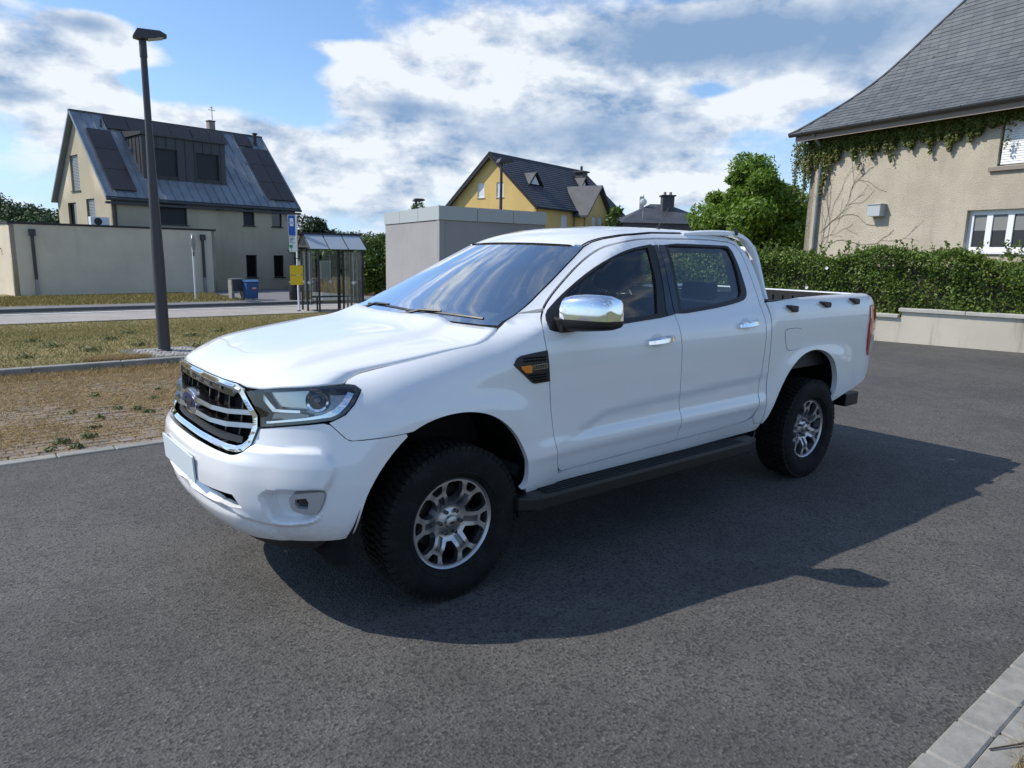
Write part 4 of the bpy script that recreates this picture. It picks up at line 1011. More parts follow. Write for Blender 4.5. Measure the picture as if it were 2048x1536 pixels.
# ---------------------------------------------------------------- left side: lamps, garage, house, bus stop
mat('lamp_grey',(.065,.062,.065),.5,.3); mat('lamp_glass',(.55,.57,.58),.25)
def lamp(name,x,y,z,h,r0,r1,arm,ang,label,scale=1.):
    L=empty(name,(x,y,z),ang,label=label,cat='street lamp',group='street lamps')
    MB().lathe([(r0*1.15,0),(r0*1.15,.02),(r0,.03),(r0*.97,h*.30),(r1*1.1,h*.72),(r1,h-.30)],20).lathe([(r1*1.15,h-.30),(r1*1.15,h-.10),(r1*.8,h-.06),(0,h-.05)],20).build('lamp_post','lamp_grey',L,smooth=True)
    s=scale
    hd=MB().prism([(-.13*s,h-.06),(-.06*s,h+.055*s),(.24*s,h+.06*s),(.33*s,h+.015*s),(.33*s,h-.005*s),(.16*s,h-.055*s),(-.03*s,h-.08)],-.095*s,.095*s).build('lamp_head','lamp_grey',L,bevel=.012)
    MB().obox((.175*s,0,h-.052*s),(.10*s,0,.024*s),(0,.075*s,0),(0,0,.004)).build('lamp_lens','lamp_glass',L)
    return L
lamp('street_lamp',.70,7.73,.10,4.36,.085,.042,.3,rad(-12),'tall dark grey street lamp on cobbled footing beside the lawn',.92)
lamp('street_lamp',12.58,14.98,-.35,4.85,.08,.045,.3,rad(-10),'thin street lamp standing in front of the yellow house gable',1.25)
lamp('street_lamp',16.34,26.44,-.45,4.45,.08,.05,.3,rad(-10),'small far street lamp peeking over the grey hut roof',1.3)

def f_render(base,grain=60,dirt=(.2,.18,.15),k=.25):
    def f(t,b):
        p=gpos(t); n=t.noise(p,.7,6,.6); n2=t.noise(p,grain,4,.7); z=t.add('ShaderNodeVectorMath',{0:p,1:(3.,3.,.35)},operation='MULTIPLY').outputs[0]
        st=t.noise(z,1.2,5,.6)
        c=t.mix(t.mr(n,.35,.65),tuple(x*.93 for x in base),tuple(x*1.05 for x in base)); c=t.mix(t.m('MULTIPLY',t.mr(st,.52,.75),k),c,dirt); t.l.new(c,b.inputs['Base Color']); bump(t,b,n2,.35,.01)
    return f
mat('render_beige',(.44,.385,.27),.92,build=f_render((.45,.39,.275),dirt=(.30,.27,.20)))
mat('render_cream',(.64,.56,.43),.92,build=f_render((.65,.565,.43),dirt=(.48,.42,.33)))
mat('render_yellow',(.66,.47,.17),.92,build=f_render((.66,.465,.17),dirt=(.54,.40,.19)))
mat('render_grey',(.30,.295,.30),.92,build=f_render((.30,.295,.305),40,(.22,.22,.22)))
mat('fascia_grey',(.42,.45,.46),.55,.2)
tint('zinc',(.22,.25,.275),.22,1.1,.42,metal=.35)
mat('zinc_dark',(.062,.064,.069),.5,.3)
tint('solar_panel',(.040,.032,.030),.15,.6,.22)
mat('window_black',(.012,.012,.014),.12,coat=.5); mat('frame_dark',(.02,.02,.022),.5); mat('blind_dark',(.016,.017,.022),.55)
mat('white_plastic',(.72,.73,.73),.45); mat('alu_grey',(.30,.31,.32),.4,.6); mat('curtain',(.45,.45,.44),.9)
tint('slate_dark',(.058,.058,.066),.28,.9,.6); 
def planar(u,v,off=0.): return np.stack([u,0*u-off,v],-1)
def wall(name,outline,m,par,holes=(),depth=.16,M=None,**kw):
    o=cdt_panel(name,outline,m,par,holes=holes,fn=planar,step=3.,depth=depth,flat=True,**kw)
    if M is not None: o.data.transform(M)
    return o
def rect(x0,x1,z0,z1): return [(x0,z0),(x1,z0),(x1,z1),(x0,z1)]
def window(par,x0,x1,z0,z1,M,frame='frame_dark',glass='window_black',fw=.05,back=.13,mull=(),sill=None,name='window'):
    b=MB()
    b.box((x0,back-.05,z0),(x0+fw,back,z1)); b.box((x1-fw,back-.05,z0),(x1,back,z1)); b.box((x0+fw,back-.05,z1-fw),(x1-fw,back,z1)); b.box((x0+fw,back-.05,z0),(x1-fw,back,z0+fw))
    for mx in mull: b.box((mx-fw*.6,back-.052,z0+fw),(mx+fw*.6,back,z1-fw))
    w_=b.build(name,frame,par); w_.data.transform(M)
    g=MB().box((x0+fw*.9,back-.015,z0+fw*.9),(x1-fw*.9,back-.005,z1-fw*.9)).build('pane',glass,w_); g.data.transform(M)
    if sill:
        s=MB().box((x0-.06,-.05,z0-.045),(x1+.06,back-.05,z0-.004)).build('sill',sill,w_); s.data.transform(M)
    return w_
Rz=lambda a:Matrix.Rotation(a,4,'Z'); Tr=lambda x,y,z:Matrix.Translation((x,y,z))
I4=Matrix.Identity(4)
# ---- garage block
ga=rad(9.2)
G=empty('garage',(.41,29.60,-.50),ga,label='low flat-roofed beige garage block behind the dry verge',cat='garage')
GL,GH,GD=7.95,2.80,2.30
wall('wall',rect(0,GL,0,GH),'render_cream',G)
e=wall('wall',rect(-12,0,0,GH),'render_cream',G,M=Rz(rad(-90))@I4); 
wall('wall',rect(0,GD,0,GH),'render_cream',G,M=Tr(GL,0,0)@Rz(rad(90)))
MB().box((-.02,.0,GH),(GL+.02,GD,GH+.02)).build('flat_roof','zinc_dark',G); MB().box((-.02,GD,GH),(3.3,12,GH+.02)).build('flat_roof','zinc_dark',G)
MB().box((-.05,-.05,GH+.02),(GL+.05,.12,GH+.085)).build('parapet_coping','frame_dark',G); MB().box((-.05,.12,GH+.02),(.10,12,GH+.085)).build('parapet_coping','frame_dark',G)
for x in(.72,GL-.60):
    d=MB().box((x-.05,-.09,.10),(x+.05,-.005,GH-.42)).build('downpipe','zinc_dark',G); MB().box((x-.10,-.16,GH-.42),(x+.10,-.004,GH-.17)).build('rain_hopper','zinc_dark',d); MB().box((x-.055,-.095,0),(x+.055,-.004,.70)).build('pipe_shoe','alu_grey',d)
MB().box((-.16,1.4,GH-.95),(-.005,1.5,GH-.92)).build('wall_light','frame_dark',G)
AC=empty('air_conditioner',tuple(Matrix.Translation((.41,29.60,-.5))@Rz(ga)@Vector((3.15,1.0,GH+.02))),ga,label='white outdoor air conditioning unit standing on the garage roof',cat='air conditioner')
MB().box((0,0,.04),(.72,.30,.42)).build('casing','white_plastic',AC,bevel=.02); MB().lathe([(0,-.012),(.15,-.012),(.155,0)],24,'y',(.28,-.004,.23)).build('fan_grille','frame_dark',AC); MB().box((.08,.02,0),(.16,.28,.04)).build('foot','frame_dark',AC); MB().box((.58,.02,0),(.66,.28,.04)).build('foot','frame_dark',AC)
# ---- beige house
ha=rad(9.2); HL_=(4.43,32.60,-.645); L_,Wd_,HE,HRg=9.10,7.35,4.43,8.28
H=empty('beige_house',HL_,ha,label='beige house with steep zinc roof, solar panels and a wide dark dormer',cat='house')
fs=[(.20,.365,2.98+.25,4.22),(.675,.742,3.33,4.25),(.848,.912,3.33,4.25),(.680,.745,.72,1.86),(.850,.914,.72,1.86)]
fh=[rect(a*L_,b_*L_,z0,z1) for a,b_,z0,z1 in fs]
wall('wall',rect(0,L_,0,HE),'render_beige',H,holes=fh)
for k,(a,b_,z0,z1) in enumerate(fs):
    w_=window(H,a*L_,b_*L_,z0,z1,I4,sill='frame_dark',glass='blind_dark' if k<2 else 'window_black')
    if k>2: MB().box((a*L_+.15,.155,z0+.1),(b_*L_-.18,.165,z0+.5)).build('curtain','curtain',w_)
# gable walls
gp=[(-Wd_,0),(0,0),(0,HE),(-Wd_/2,HRg-.1),(-Wd_,HE)]
gw=[(-.675*Wd_,-.515*Wd_,4.75,6.40),(-.79*Wd_,-.63*Wd_,1.6,4.22),(-.43*Wd_,-.28*Wd_,1.6,4.32)]
MG=Rz(rad(-90))
wall('gable_wall',gp,'render_beige',H,holes=[rect(*g_) for g_ in gw],M=MG)
mat('shutter_grey',(.33,.35,.36),.5,.4)
for k,g_ in enumerate(gw):
    w_=window(H,*g_,MG,glass='window_black',sill='frame_dark' if k==0 else None,back=.15)
    if k!=1:
        n=int((g_[3]-g_[2])/.07)
        for q in range(n):
            s_=MB().box((g_[0]+.06,.08,g_[2]+.03+q*.07),(g_[1]-.06,.098,g_[2]+.03+q*.07+.052)).build('shutter_slat','shutter_grey',w_); s_.data.transform(MG)
wall('gable_wall',[(0,0),(Wd_,0),(Wd_,HE),(Wd_/2,HRg-.1),(0,HE)],'render_beige',H,M=Tr(L_,0,0)@Rz(rad(90)))
wall('wall',rect(-L_,0,0,HE),'render_beige',H,M=Tr(0,Wd_,0)@Rz(rad(180)))
# roof slopes: local (s along, t up the slope)
slope=math.atan2(HRg-HE,Wd_/2); OV=.32
def RM(front=True):
    a=slope
    if front: return Tr(-OV*.8,-OV*.55,HE-OV*.55*math.tan(slope)+.10)@Matrix.Rotation(a,4,'X')
    return Tr(L_+OV*.8,Wd_+OV*.55,HE-OV*.55*math.tan(slope)+.10)@Rz(math.pi)@Matrix.Rotation(a,4,'X')
RLn=L_+OV*1.6; RH=(Wd_/2+OV*.55)/math.cos(slope)
for fr in(True,False):
    M_=RM(fr); r=MB().box((0,0,-.10),(RLn,RH-.06,.0)).build('roof_slope','zinc',H); r.data.transform(M_)
    if fr: rf=r
    for k in range(int(RLn/.43)+1):
        x=.02+k*.43; q=MB().box((x-.012,.0,.001),(x+.012,RH-.08,.035)).build('standing_seam','zinc',r); q.data.transform(M_)
MB().box((-OV*.8,Wd_/2-.10,HRg-.02),(L_+OV*.8,Wd_/2+.10,HRg+.10)).build('ridge_cap','zinc_dark',H)
MB().tube([(-OV*.8,-OV*.62,HE-OV*.55*math.tan(slope)-.02),(L_+OV*.8,-OV*.62,HE-OV*.55*math.tan(slope)-.02)],.07,10).build('gutter','zinc_dark',H)
MB().box((-OV*.8,-OV*.55,HE-OV*.8-.16),(L_+OV*.8,-.002,HE-OV*.8-.05)).build('eaves_board','zinc_dark',H)
MF=RM(True)
def pan(s0,s1,t0,t1,n,mrows):
    for i in range(n):
        for j in range(mrows):
            a0=s0+(s1-s0)*i/n;a1=s0+(s1-s0)*(i+1)/n;b0=t0+(t1-t0)*j/mrows;b1=t0+(t1-t0)*(j+1)/mrows
            q=MB().box((a0*RLn+.012,b0*RH+.012,.06),(a1*RLn-.012,b1*RH-.012,.10)).build('solar_panel','solar_panel',rf); q.data.transform(MF)
pan(.036,.145,.06,.77,1,3); pan(.140,.555,.80,.965,4,1); pan(.565,.75,.80,.965,2,1); pan(.82,.90,.80,.965,1,1); pan(.825,.982,.08,.78,2,3)
# dormer
dx0,dx1=.195*L_,.625*L_; dy0=.20*Wd_/2; dz0=HE+.20*(HRg-HE); dz1=HE+.735*(HRg-HE); dyb=.74*Wd_/2
dw=[(dx0+.10*(dx1-dx0),dx0+.40*(dx1-dx0),dz0+.27,dz0+.74*(dz1-dz0)),(dx0+.63*(dx1-dx0),dx0+.92*(dx1-dx0),dz0+.27,dz0+.74*(dz1-dz0))]
D_=wall('dormer',rect(dx0,dx1,dz0-.05,dz1),'zinc_dark',H,holes=[rect(*q) for q in dw],M=Tr(0,dy0,0))
for q in dw: window(D_,*q,Tr(0,dy0,0),glass='blind_dark',back=.12,sill='zinc_dark',name='dormer_window')
for xx in(dx0,dx1): MB().prism([(dy0+.002,dz0-.05),(dyb,dz1-.03),(dy0+.002,dz1-.03)],xx-.03 if xx==dx0 else xx-.0,xx if xx==dx0 else xx+.03,'yz').build('dormer_cheek','zinc_dark',D_)
MB().prism([(dy0-.12,dz1+.0),(dy0-.12,dz1+.12),(dyb+.35,dz1+.34),(dyb+.35,dz1+.0)],dx0-.10,dx1+.10,'yz').build('dormer_roof','zinc_dark',D_)
for k in range(9):
    x=dx0+(k+.5)*(dx1-dx0)/9
    if not any(q[0]-.04<x<q[1]+.04 for q in dw): MB().box((x-.012,dy0-.03,dz0),(x+.012,dy0-.001,dz1)).build('cladding_seam','zinc_dark',D_)
    else:
        MB().box((x-.012,dy0-.03,dw[0][3]+.02),(x+.012,dy0-.001,dz1)).build('cladding_seam','zinc_dark',D_); MB().box((x-.012,dy0-.03,dz0),(x+.012,dy0-.001,dw[0][2]-.06)).build('cladding_seam','zinc_dark',D_)
for k in range(4):
    y=dy0+.25+k*.42; z=HE+(y/(Wd_/2))*(HRg-HE)
    MB().box((dx0-.055,y-.012,z),(dx0-.031,y+.012,dz1-.03)).build('cladding_seam','zinc_dark',D_)
# chimney, flue, vents
tint('chimney_stone',(.26,.21,.19),.3,5,.9)
ch=MB().box((.70*L_+.2,Wd_/2+.35,HRg-.7),(.70*L_+.52,Wd_/2+.7,HRg+.58)).build('chimney','chimney_stone',H); MB().box((.70*L_+.17,Wd_/2+.32,HRg+.58),(.70*L_+.55,Wd_/2+.73,HRg+.63)).build('chimney_cap','zinc_dark',ch)
MB().tube([(.70*L_+.5,Wd_/2+.6,HRg+.7),(.70*L_+.5,Wd_/2+.6,HRg+1.4)],.02,6).tube([(.70*L_+.3,Wd_/2+.6,HRg+1.2),(.70*L_+.7,Wd_/2+.6,HRg+1.2)],.015,5).tube([(.70*L_+.38,Wd_/2+.6,HRg+1.32),(.70*L_+.62,Wd_/2+.6,HRg+1.32)],.012,5).build('aerial','alu_grey',ch)
fy=Wd_/2*.86; fz=HE+.86*(HRg-HE)
MB().tube([(.955*L_,fy,fz-.2),(.955*L_,fy,fz+.62)],.09,10).lathe([(.13,.0),(.15,.06),(0,.10)],12,c=(.955*L_,fy,fz+.62)).build('flue','frame_dark',H)
for a in(.095,.73): MB().tube([(a*L_,Wd_/2*.82,HE+.80*(HRg-HE)),(a*L_,Wd_/2*.82,HE+.82*(HRg-HE)+.42)],.05,8).build('roof_vent','zinc_dark',H)
MB().tube([(.985*L_,-.08,.0),(.985*L_,-.08,HE-.2)],.045,8).build('downpipe','zinc_dark',H); MB().tube([(.015*L_,-.06,.0),(.015*L_,-.06,HE-.2)],.04,8).build('downpipe','frame_dark',H)
MB().box((.945*L_,-.10,3.72),(.975*L_,-.002,3.95)).build('wall_lamp','white_plastic',H); MB().box((.52*L_,-.30,4.0),(.55*L_,-.002,4.05)).build('wall_spotlight','frame_dark',H)

# ---- back of a round traffic sign
ts=empty('traffic_sign',(5.43,23.90,-.36),rad(63),label='round traffic sign on a white pole seen from behind, before the garage',cat='traffic sign')
MB().tube([(0,0,0),(0,0,2.40)],.032,10).build('pole','white_plastic',ts); MB().lathe([(0,-.05),(.30,-.05),(.305,-.04),(.30,-.03),(0,-.03)],32,'y',(0,0,2.10)).build('sign_plate','alu_grey',ts); MB().box((-.12,-.03,1.62),(.12,-.02,1.78)).build('sign_plate','zinc_dark',ts)
for z in(1.98,2.22): MB().box((-.2,-.03,z-.015),(.2,.0,z+.015)).build('bracket','alu_grey',ts)

# ---- bins by the yard
cb=empty('litter_bin',(6.62,23.55,-.335),rad(6),label='grey box bin standing on two light concrete legs beside the blue bin',cat='litter bin')
for x in(0,.40): MB().box((x,0,0),(x+.10,.30,.74)).build('leg','concrete_kerb',cb)
MB().box((.045,-.02,.33),(.46,.32,.76)).build('bin_body','zinc_dark',cb,bevel=.015); MB().box((.03,-.03,.76),(.475,.33,.79)).build('bin_lid','alu_grey',cb)
mat('bin_blue',(.035,.095,.24),.5); mat('label_red',(.5,.06,.07),.5)
wb=empty('wheelie_bin',(7.28,23.50,-.335),rad(4),label='blue wheelie bin with a red label on the far pavement',cat='wheelie bin')
b=MB(); b.add([(-.20,-.22,.04),(.20,-.22,.04),(.20,.24,.04),(-.20,.24,.04),(-.24,-.27,.66),(.24,-.27,.66),(.24,.28,.66),(-.24,.28,.66)],[(0,3,2,1),(4,5,6,7),(0,1,5,4),(1,2,6,5),(2,3,7,6),(3,0,4,7)]); b.build('bin_body','bin_blue',wb,bevel=.015)
MB().prism([(-.30,.665),(-.30,.69),(0,.75),(.31,.72),(.31,.665)],-.26,.26,'yz').build('bin_lid','bin_blue',wb,bevel=.01)
MB().tube([(-.24,.33,.68),(.24,.33,.68)],.018,8).build('handle','bin_blue',wb)
for s in(-.2,.2): MB().lathe([(0,-.03),(.09,-.03),(.09,.03),(0,.03)],16,'x',(s,.24,.09)).build('wheel','black_rubber',wb)
MB().obox((.06,-.249,.43),(.10,0,0),(0,.003,.0),(0,-.0,.05)).build('bin_label','label_red',wb); 
MB().obox((.06,-.2525,.45),(.075,0,0),(0,.0015,0),(0,0,.018)).build('label_band','white_mark',wb)
tb_=empty('trash_can',(8.78,22.90,-.335),0,label='dark cylindrical trash can on the pavement behind the bus stop pole',cat='trash can')
MB().lathe([(0,0),(.20,0),(.21,.02),(.215,.62),(.205,.66),(.19,.66),(.18,.55)],28).build('can_body','frame_dark',tb_,smooth=True); MB().lathe([(.215,.66),(.22,.675),(.20,.69),(.10,.69)],28).build('can_rim','alu_grey',tb_,smooth=True)
MB().box((-.10,-.222,.50),(.10,-.205,.58)).build('can_slot','black_matte',tb_)
for s in(-.08,.12): MB().tube([(s,.18,0),(s,.18,1.35)],.03,8).build('post','zinc_dark',tb_)

# ---- bus stop pole
mat('sign_blue',(.012,.085,.42),.4); mat('sign_white',(.78,.79,.80),.45); mat('sign_yellow',(.72,.50,.01),.45); mat('sign_green',(.04,.30,.10),.5)
bp=empty('bus_stop_pole',(7.26,18.80,-.40),rad(-28),label='white bus stop pole with blue sign and yellow timetable boards',cat='bus stop sign')
MB().tube([(0,0,0),(0,0,3.06)],[.032,.030],12).build('pole','sign_white',bp); MB().lathe([(.06,0),(.06,.02),(.034,.03)],16).build('pole_base','zinc_dark',bp)
def board(name,x0,x1,z0,z1,m,par=bp,y=-.045,t=.012): return MB().box((x0,y-t,z0),(x1,y,z1)).build(name,m,par)
sg=board('stop_sign',-.245,-.01,2.40,3.06,'sign_white'); board('sign_field',-.232,-.023,2.415,3.045,'sign_blue',sg,-.058,.004)
board('bus_pictogram',-.185,-.075,2.845,2.955,'sign_white',sg,-.0625,.004); board('bus_pictogram',-.205,-.055,2.80,2.835,'sign_white',sg,-.0625,.004); board('bus_pictogram',-.185,-.075,2.71,2.79,'sign_white',sg,-.0625,.004); board('bus_pictogram',-.165,-.095,2.812,2.822,'sign_blue',sg,-.067,.003)
l1=board('line_plate',-.225,-.015,2.20,2.38,'sign_white'); 
for z,x1 in((2.33,-.06),(2.285,-.09),(2.24,-.12)): board('line_text',-.205,x1,z-.010,z+.010,'zinc_dark',l1,-.058,.003)
l2=board('map_plate',-.235,-.01,1.90,2.18,'sign_white'); MB().prism([(-.17+.055*math.cos(a)*(1+.35*math.sin(3*a)),2.065+.07*math.sin(a)*(1+.2*math.cos(2*a))) for a in np.linspace(0,2*math.pi,18)[:-1]],-.058,-.0615).build('map_shape','sign_green',l2); board('map_text',-.18,-.15,1.93,1.97,'sign_green',l2,-.058,.003)
for z0,z1 in((1.17,1.47),(.85,1.15)):
    q=board('timetable_board',-.235,.165,z0,z1,'sign_yellow',bp,-.045); board('timetable_text',.10,.13,z0+.03,z0+.05,'zinc_dark',q,-.058,.003)
for z in(.90,1.10,1.25,1.40,1.7): MB().lathe([(.036,-.012),(.038,0),(.036,.012)],12,c=(0,0,z)).build('clamp','zinc_dark',bp)

# ---- bus shelter
bs_a=math.atan2(18.03-18.15,8.48-7.75); BS=empty('bus_shelter',(7.50,18.22,-.40),rad(-4),label='glazed bus shelter with pitched glass roof and dark posts',cat='bus shelter')
mat('shelter_metal',(.035,.035,.038),.45,.4)
SX,SD,SE,SRg=1.72,1.02,2.02,2.48
posts=[(0,0),(.75,0),(-.12,.50),(-.22,1.0),(.93,.12),(1.36,.38),(1.92,.85),(1.92,1.0)]
for i,(x,y) in enumerate([(.22,0),(.86,0),(0,.50),(0,SD),(1.04,0.0),(1.30,SD),(SX,0),(SX,SD)]):
    MB().tube([(x,y,0),(x,y,SE)],.032,10).build('post','shelter_metal',BS)
MB().tube([(-.12,0,SE),(SX+.12,0,SE)],.035,8).build('eaves_beam','shelter_metal',BS); MB().tube([(-.12,SD,SE),(SX+.12,SD,SE)],.035,8).build('eaves_beam','shelter_metal',BS)
MB().box((-.18,SD/2-.06,SRg-.01),(SX+.18,SD/2+.06,SRg+.05)).build('ridge_beam','shelter_metal',BS)
for x in(-.10,SX/3,2*SX/3,SX+.10):
    for y0,y1 in((-.14,SD/2),(SD+.14,SD/2)):
        MB().tube([(x,y0,SE-.02),(x,y1,SRg)],.018,6).build('rafter','shelter_metal',BS)
mat('roof_glass',(.30,.35,.40),.18,coat=.5)  # opaque pale blue-grey, the sky's reflection is put into the colour
for k in range(3):
    for s in(0,1):
        x0=-.10+k*(SX+.2)/3+.02;x1=-.10+(k+1)*(SX+.2)/3-.02; y0,y1=(-.16,SD/2-.02) if s==0 else (SD+.16,SD/2+.02)
        V=[(x0,y0,SE+.0),(x1,y0,SE+.0),(x1,y1,SRg+.01),(x0,y1,SRg+.01)]; V+=[(a,b_,c-.012) for a,b_,c in V]
        MB().add(V,[(0,1,2,3),(7,6,5,4),(0,4,5,1),(1,5,6,2),(2,6,7,3),(3,7,4,0)]).build('roof_pane','roof_glass',BS)
def glz(x0,y0,x1,y1):
    d=np.array([x1-x0,y1-y0]);l=np.linalg.norm(d);d/=l
    g=MB().obox(((x0+x1)/2,(y0+y1)/2,1.08),(d[0]*(l/2-.04),d[1]*(l/2-.04),0),(-d[1]*.005,d[0]*.005,0),(0,0,.86)).build('glass_panel','pane',BS)
    c=((x0+x1)/2,(y0+y1)/2)
    MB().tube([(c[0],c[1]-.012,.25),(c[0],c[1]-.012,1.90)],.006,5).build('panel_strip','sign_white',g)
    MB().obox((c[0],c[1]-.014,.93),(.038,0,.038),(0,.003,0),(-.038,0,.038)).build('safety_marker','sign_white',g)
glz(0,0.05,0,.5); glz(0,.5,0,SD); glz(1.04,0,SX,0); glz(0,SD,.65,SD); glz(.65,SD,1.30,SD); glz(1.30,SD,SX,SD); glz(SX,0,SX,SD)
MB().box((.05,SD-.40,.42),(SX-.05,SD-.06,.46)).build('bench_seat','shelter_metal',BS,bevel=.01)
for x in(.42,1.5): MB().tube([(x,SD-.22,0),(x,SD-.22,.42)],.03,8).build('bench_leg','shelter_metal',BS)
MB().box((.62,SD+.03,1.02),(1.02,SD+.06,1.62)).build('notice_panel','lamp_glass',BS)

# ---- grey hut
HB_=[(7.69,11.08),(8.80,15.75),(12.0-1.02,10.97)]
a_,b2,c2=[np.array(v) for v in HB_]; d2=b2+c2-a_
hut=empty('utility_hut',(a_[0],a_[1],-.35),label='grey rendered flat-roofed hut with pale fascia behind the truck windscreen',cat='hut')
def quadwall(p,q,z0,z1,out,name,m,par,thick=.12):
    p=np.array(p)-a_;q=np.array(q)-a_; d=(q-p)/np.linalg.norm(q-p); n=np.array([d[1],-d[0]]); 
    V=[(*p,z0),(*q,z0),(*q,z1),(*p,z1)]; V+=[(v[0]-n[0]*thick+0,v[1]-n[1]*thick,v[2]) for v in V]; V=[(v[0]+n[0]*out,v[1]+n[1]*out,v[2]) for v in V]
    return MB().add(V,[(0,1,2,3),(7,6,5,4),(0,4,5,1),(1,5,6,2),(2,6,7,3),(3,7,4,0)]).build(name,m,par)
zt=2.70+.35; zf_=2.37+.35
quadwall(b2,a_,0,zf_,0,'wall','render_grey',hut); quadwall(a_,c2,0,zf_,0,'wall','render_grey',hut); quadwall(c2,d2,0,zf_,0,'wall','render_grey',hut); quadwall(d2,b2,0,zf_,0,'wall','render_grey',hut)
def ins(p,k): c=(a_+d2)/2; return c+(np.array(p)-c)*k
A2,B2,C2,D2=[ins(p,1.018) for p in(a_,b2,c2,d2)]
for p,q in((B2,A2),(A2,C2),(C2,D2),(D2,B2)):
    n=3
    for k in range(n):
        quadwall(p+(q-p)*(k/n)+(q-p)*.002,p+(q-p)*((k+1)/n)-(q-p)*.002,zf_+.003,zt,.0,'fascia_board','fascia_grey',hut,.03)
V=[(*(p-a_),zt-.02) for p in(A2,C2,D2,B2)]; MB().add(V,[(0,1,2,3)]).build('flat_roof','zinc_dark',hut,fix=False)
# ---------------------------------------------------------------- yellow house
ya=math.atan2(35.8-32.73,40.78-29.36); YL,YW,YE,YR=11.83,7.53,5.20,8.54
Yh=empty('yellow_house',(29.36,32.73,-.40),ya,label='yellow house with dark slate roof, white shutters and front gable bay',cat='house')
tint('slate_roof',(.050,.054,.064),.30,1.4,.6,25,.5,.03)
MY=Rz(rad(-90))
gwn=[(-.665*YW,-.585*YW,5.72,6.72),(-.445*YW,-.365*YW,5.72,6.72)]
wall('gable_wall',[(-YW,0),(0,0),(0,YE),(-YW/2,YR-.05),(-YW,YE)],'render_yellow',Yh,holes=[rect(*q) for q in gwn],M=MY)
for q in gwn: window(Yh,*q,MY,frame='white_plastic',glass='white_plastic',back=.08,sill='curtain')
sw=[(3.1,3.9,2.9,4.65),(10.55,11.2,2.9,4.5)]
wall('wall',rect(0,YL,0,YE),'render_yellow',Yh,holes=[rect(*q) for q in sw])
for q in sw: window(Yh,*q,I4,frame='white_plastic',glass='white_plastic',back=.08,sill='curtain')
wall('gable_wall',[(0,0),(YW,0),(YW,YE),(YW/2,YR-.05),(0,YE)],'render_yellow',Yh,M=Tr(YL,0,0)@Rz(rad(90)))
ys_=math.atan2(YR-YE,YW/2); yo=.45
for fr in(True,False):
    M_=(Tr(-.35,-yo*.8,YE-yo*.8*math.tan(ys_)+.12) if fr else Tr(YL+.35,YW+yo*.8,YE-yo*.8*math.tan(ys_)+.12)@Rz(math.pi))@Matrix.Rotation(ys_,4,'X')
    RHy=(YW/2+yo*.8)/math.cos(ys_)
    r=MB().box((0,0,-.14),(YL+.7,RHy-.02,0)).build('roof_slope','slate_roof',Yh); r.data.transform(M_)
    n=22
    for k in range(n):   # slate courses
        q=MB().add([(0,k*RHy/n,.004),(YL+.7,k*RHy/n,.004),(YL+.7,(k+1)*RHy/n,.002),(0,(k+1)*RHy/n,.002),(0,k*RHy/n,.026),(YL+.7,k*RHy/n,.026)],[(4,5,2,3),(0,1,5,4)]).build('slate_course','slate_roof',r,fix=False); q.data.transform(M_)
    for x in(0,YL+.66):
        q=MB().box((x,0,-.22),(x+.04,RHy,.05)).build('verge_board','frame_dark',r); q.data.transform(M_)
MB().tube([(-.35,YW/2,YR+.10),(YL+.35,YW/2,YR+.10)],.09,8).build('ridge','slate_dark',Yh)
MB().tube([(-.3,-yo*.85,YE-.22),(YL+.3,-yo*.85,YE-.22)],.075,8).build('gutter','frame_dark',Yh)
# bay with its own gable
bx0,bx1,bd=4.75,7.9,1.0; bm_=(bx0+bx1)/2; bE,bR=5.0,6.75
bw=[(bx0+.28*(bx1-bx0),bx0+.45*(bx1-bx0),2.4,4.68),(bx0+.58*(bx1-bx0),bx0+.75*(bx1-bx0),2.4,4.68)]
By=wall('bay_wall',[(bx0,0),(bx1,0),(bx1,bE),(bm_,bR-.1),(bx0,bE)],'render_yellow',Yh,holes=[rect(*q) for q in bw],M=Tr(0,-bd,0))
for q in bw: window(By,*q,Tr(0,-bd,0),frame='white_plastic',glass='white_plastic',back=.08)
wall('bay_side',rect(-bd,-.002,0,bE),'render_yellow',By,M=Tr(bx0,-.0,0)@Rz(rad(-90))@Tr(bd,0,0))
wall('bay_side',rect(0,bd,0,bE),'render_yellow',By,M=Tr(bx1,-bd,0)@Rz(rad(90)))
yb=1.6
for s in(-1,1):
    xe=bm_+s*((bx1-bx0)/2+.40); ze=bE-.40*(bR-bE)/((bx1-bx0)/2)
    V=[(bm_,-bd-.4,bR),(xe,-bd-.4,ze),(xe,-.2 if s<0 else -.2,ze),(bm_,yb,bR)]; V+=[(x,y,z+.14) for x,y,z in V]
    MB().add(V,[(0,1,2,3),(7,6,5,4),(0,4,5,1),(1,5,6,2),(2,6,7,3),(3,7,4,0)]).build('bay_roof','slate_roof',By)
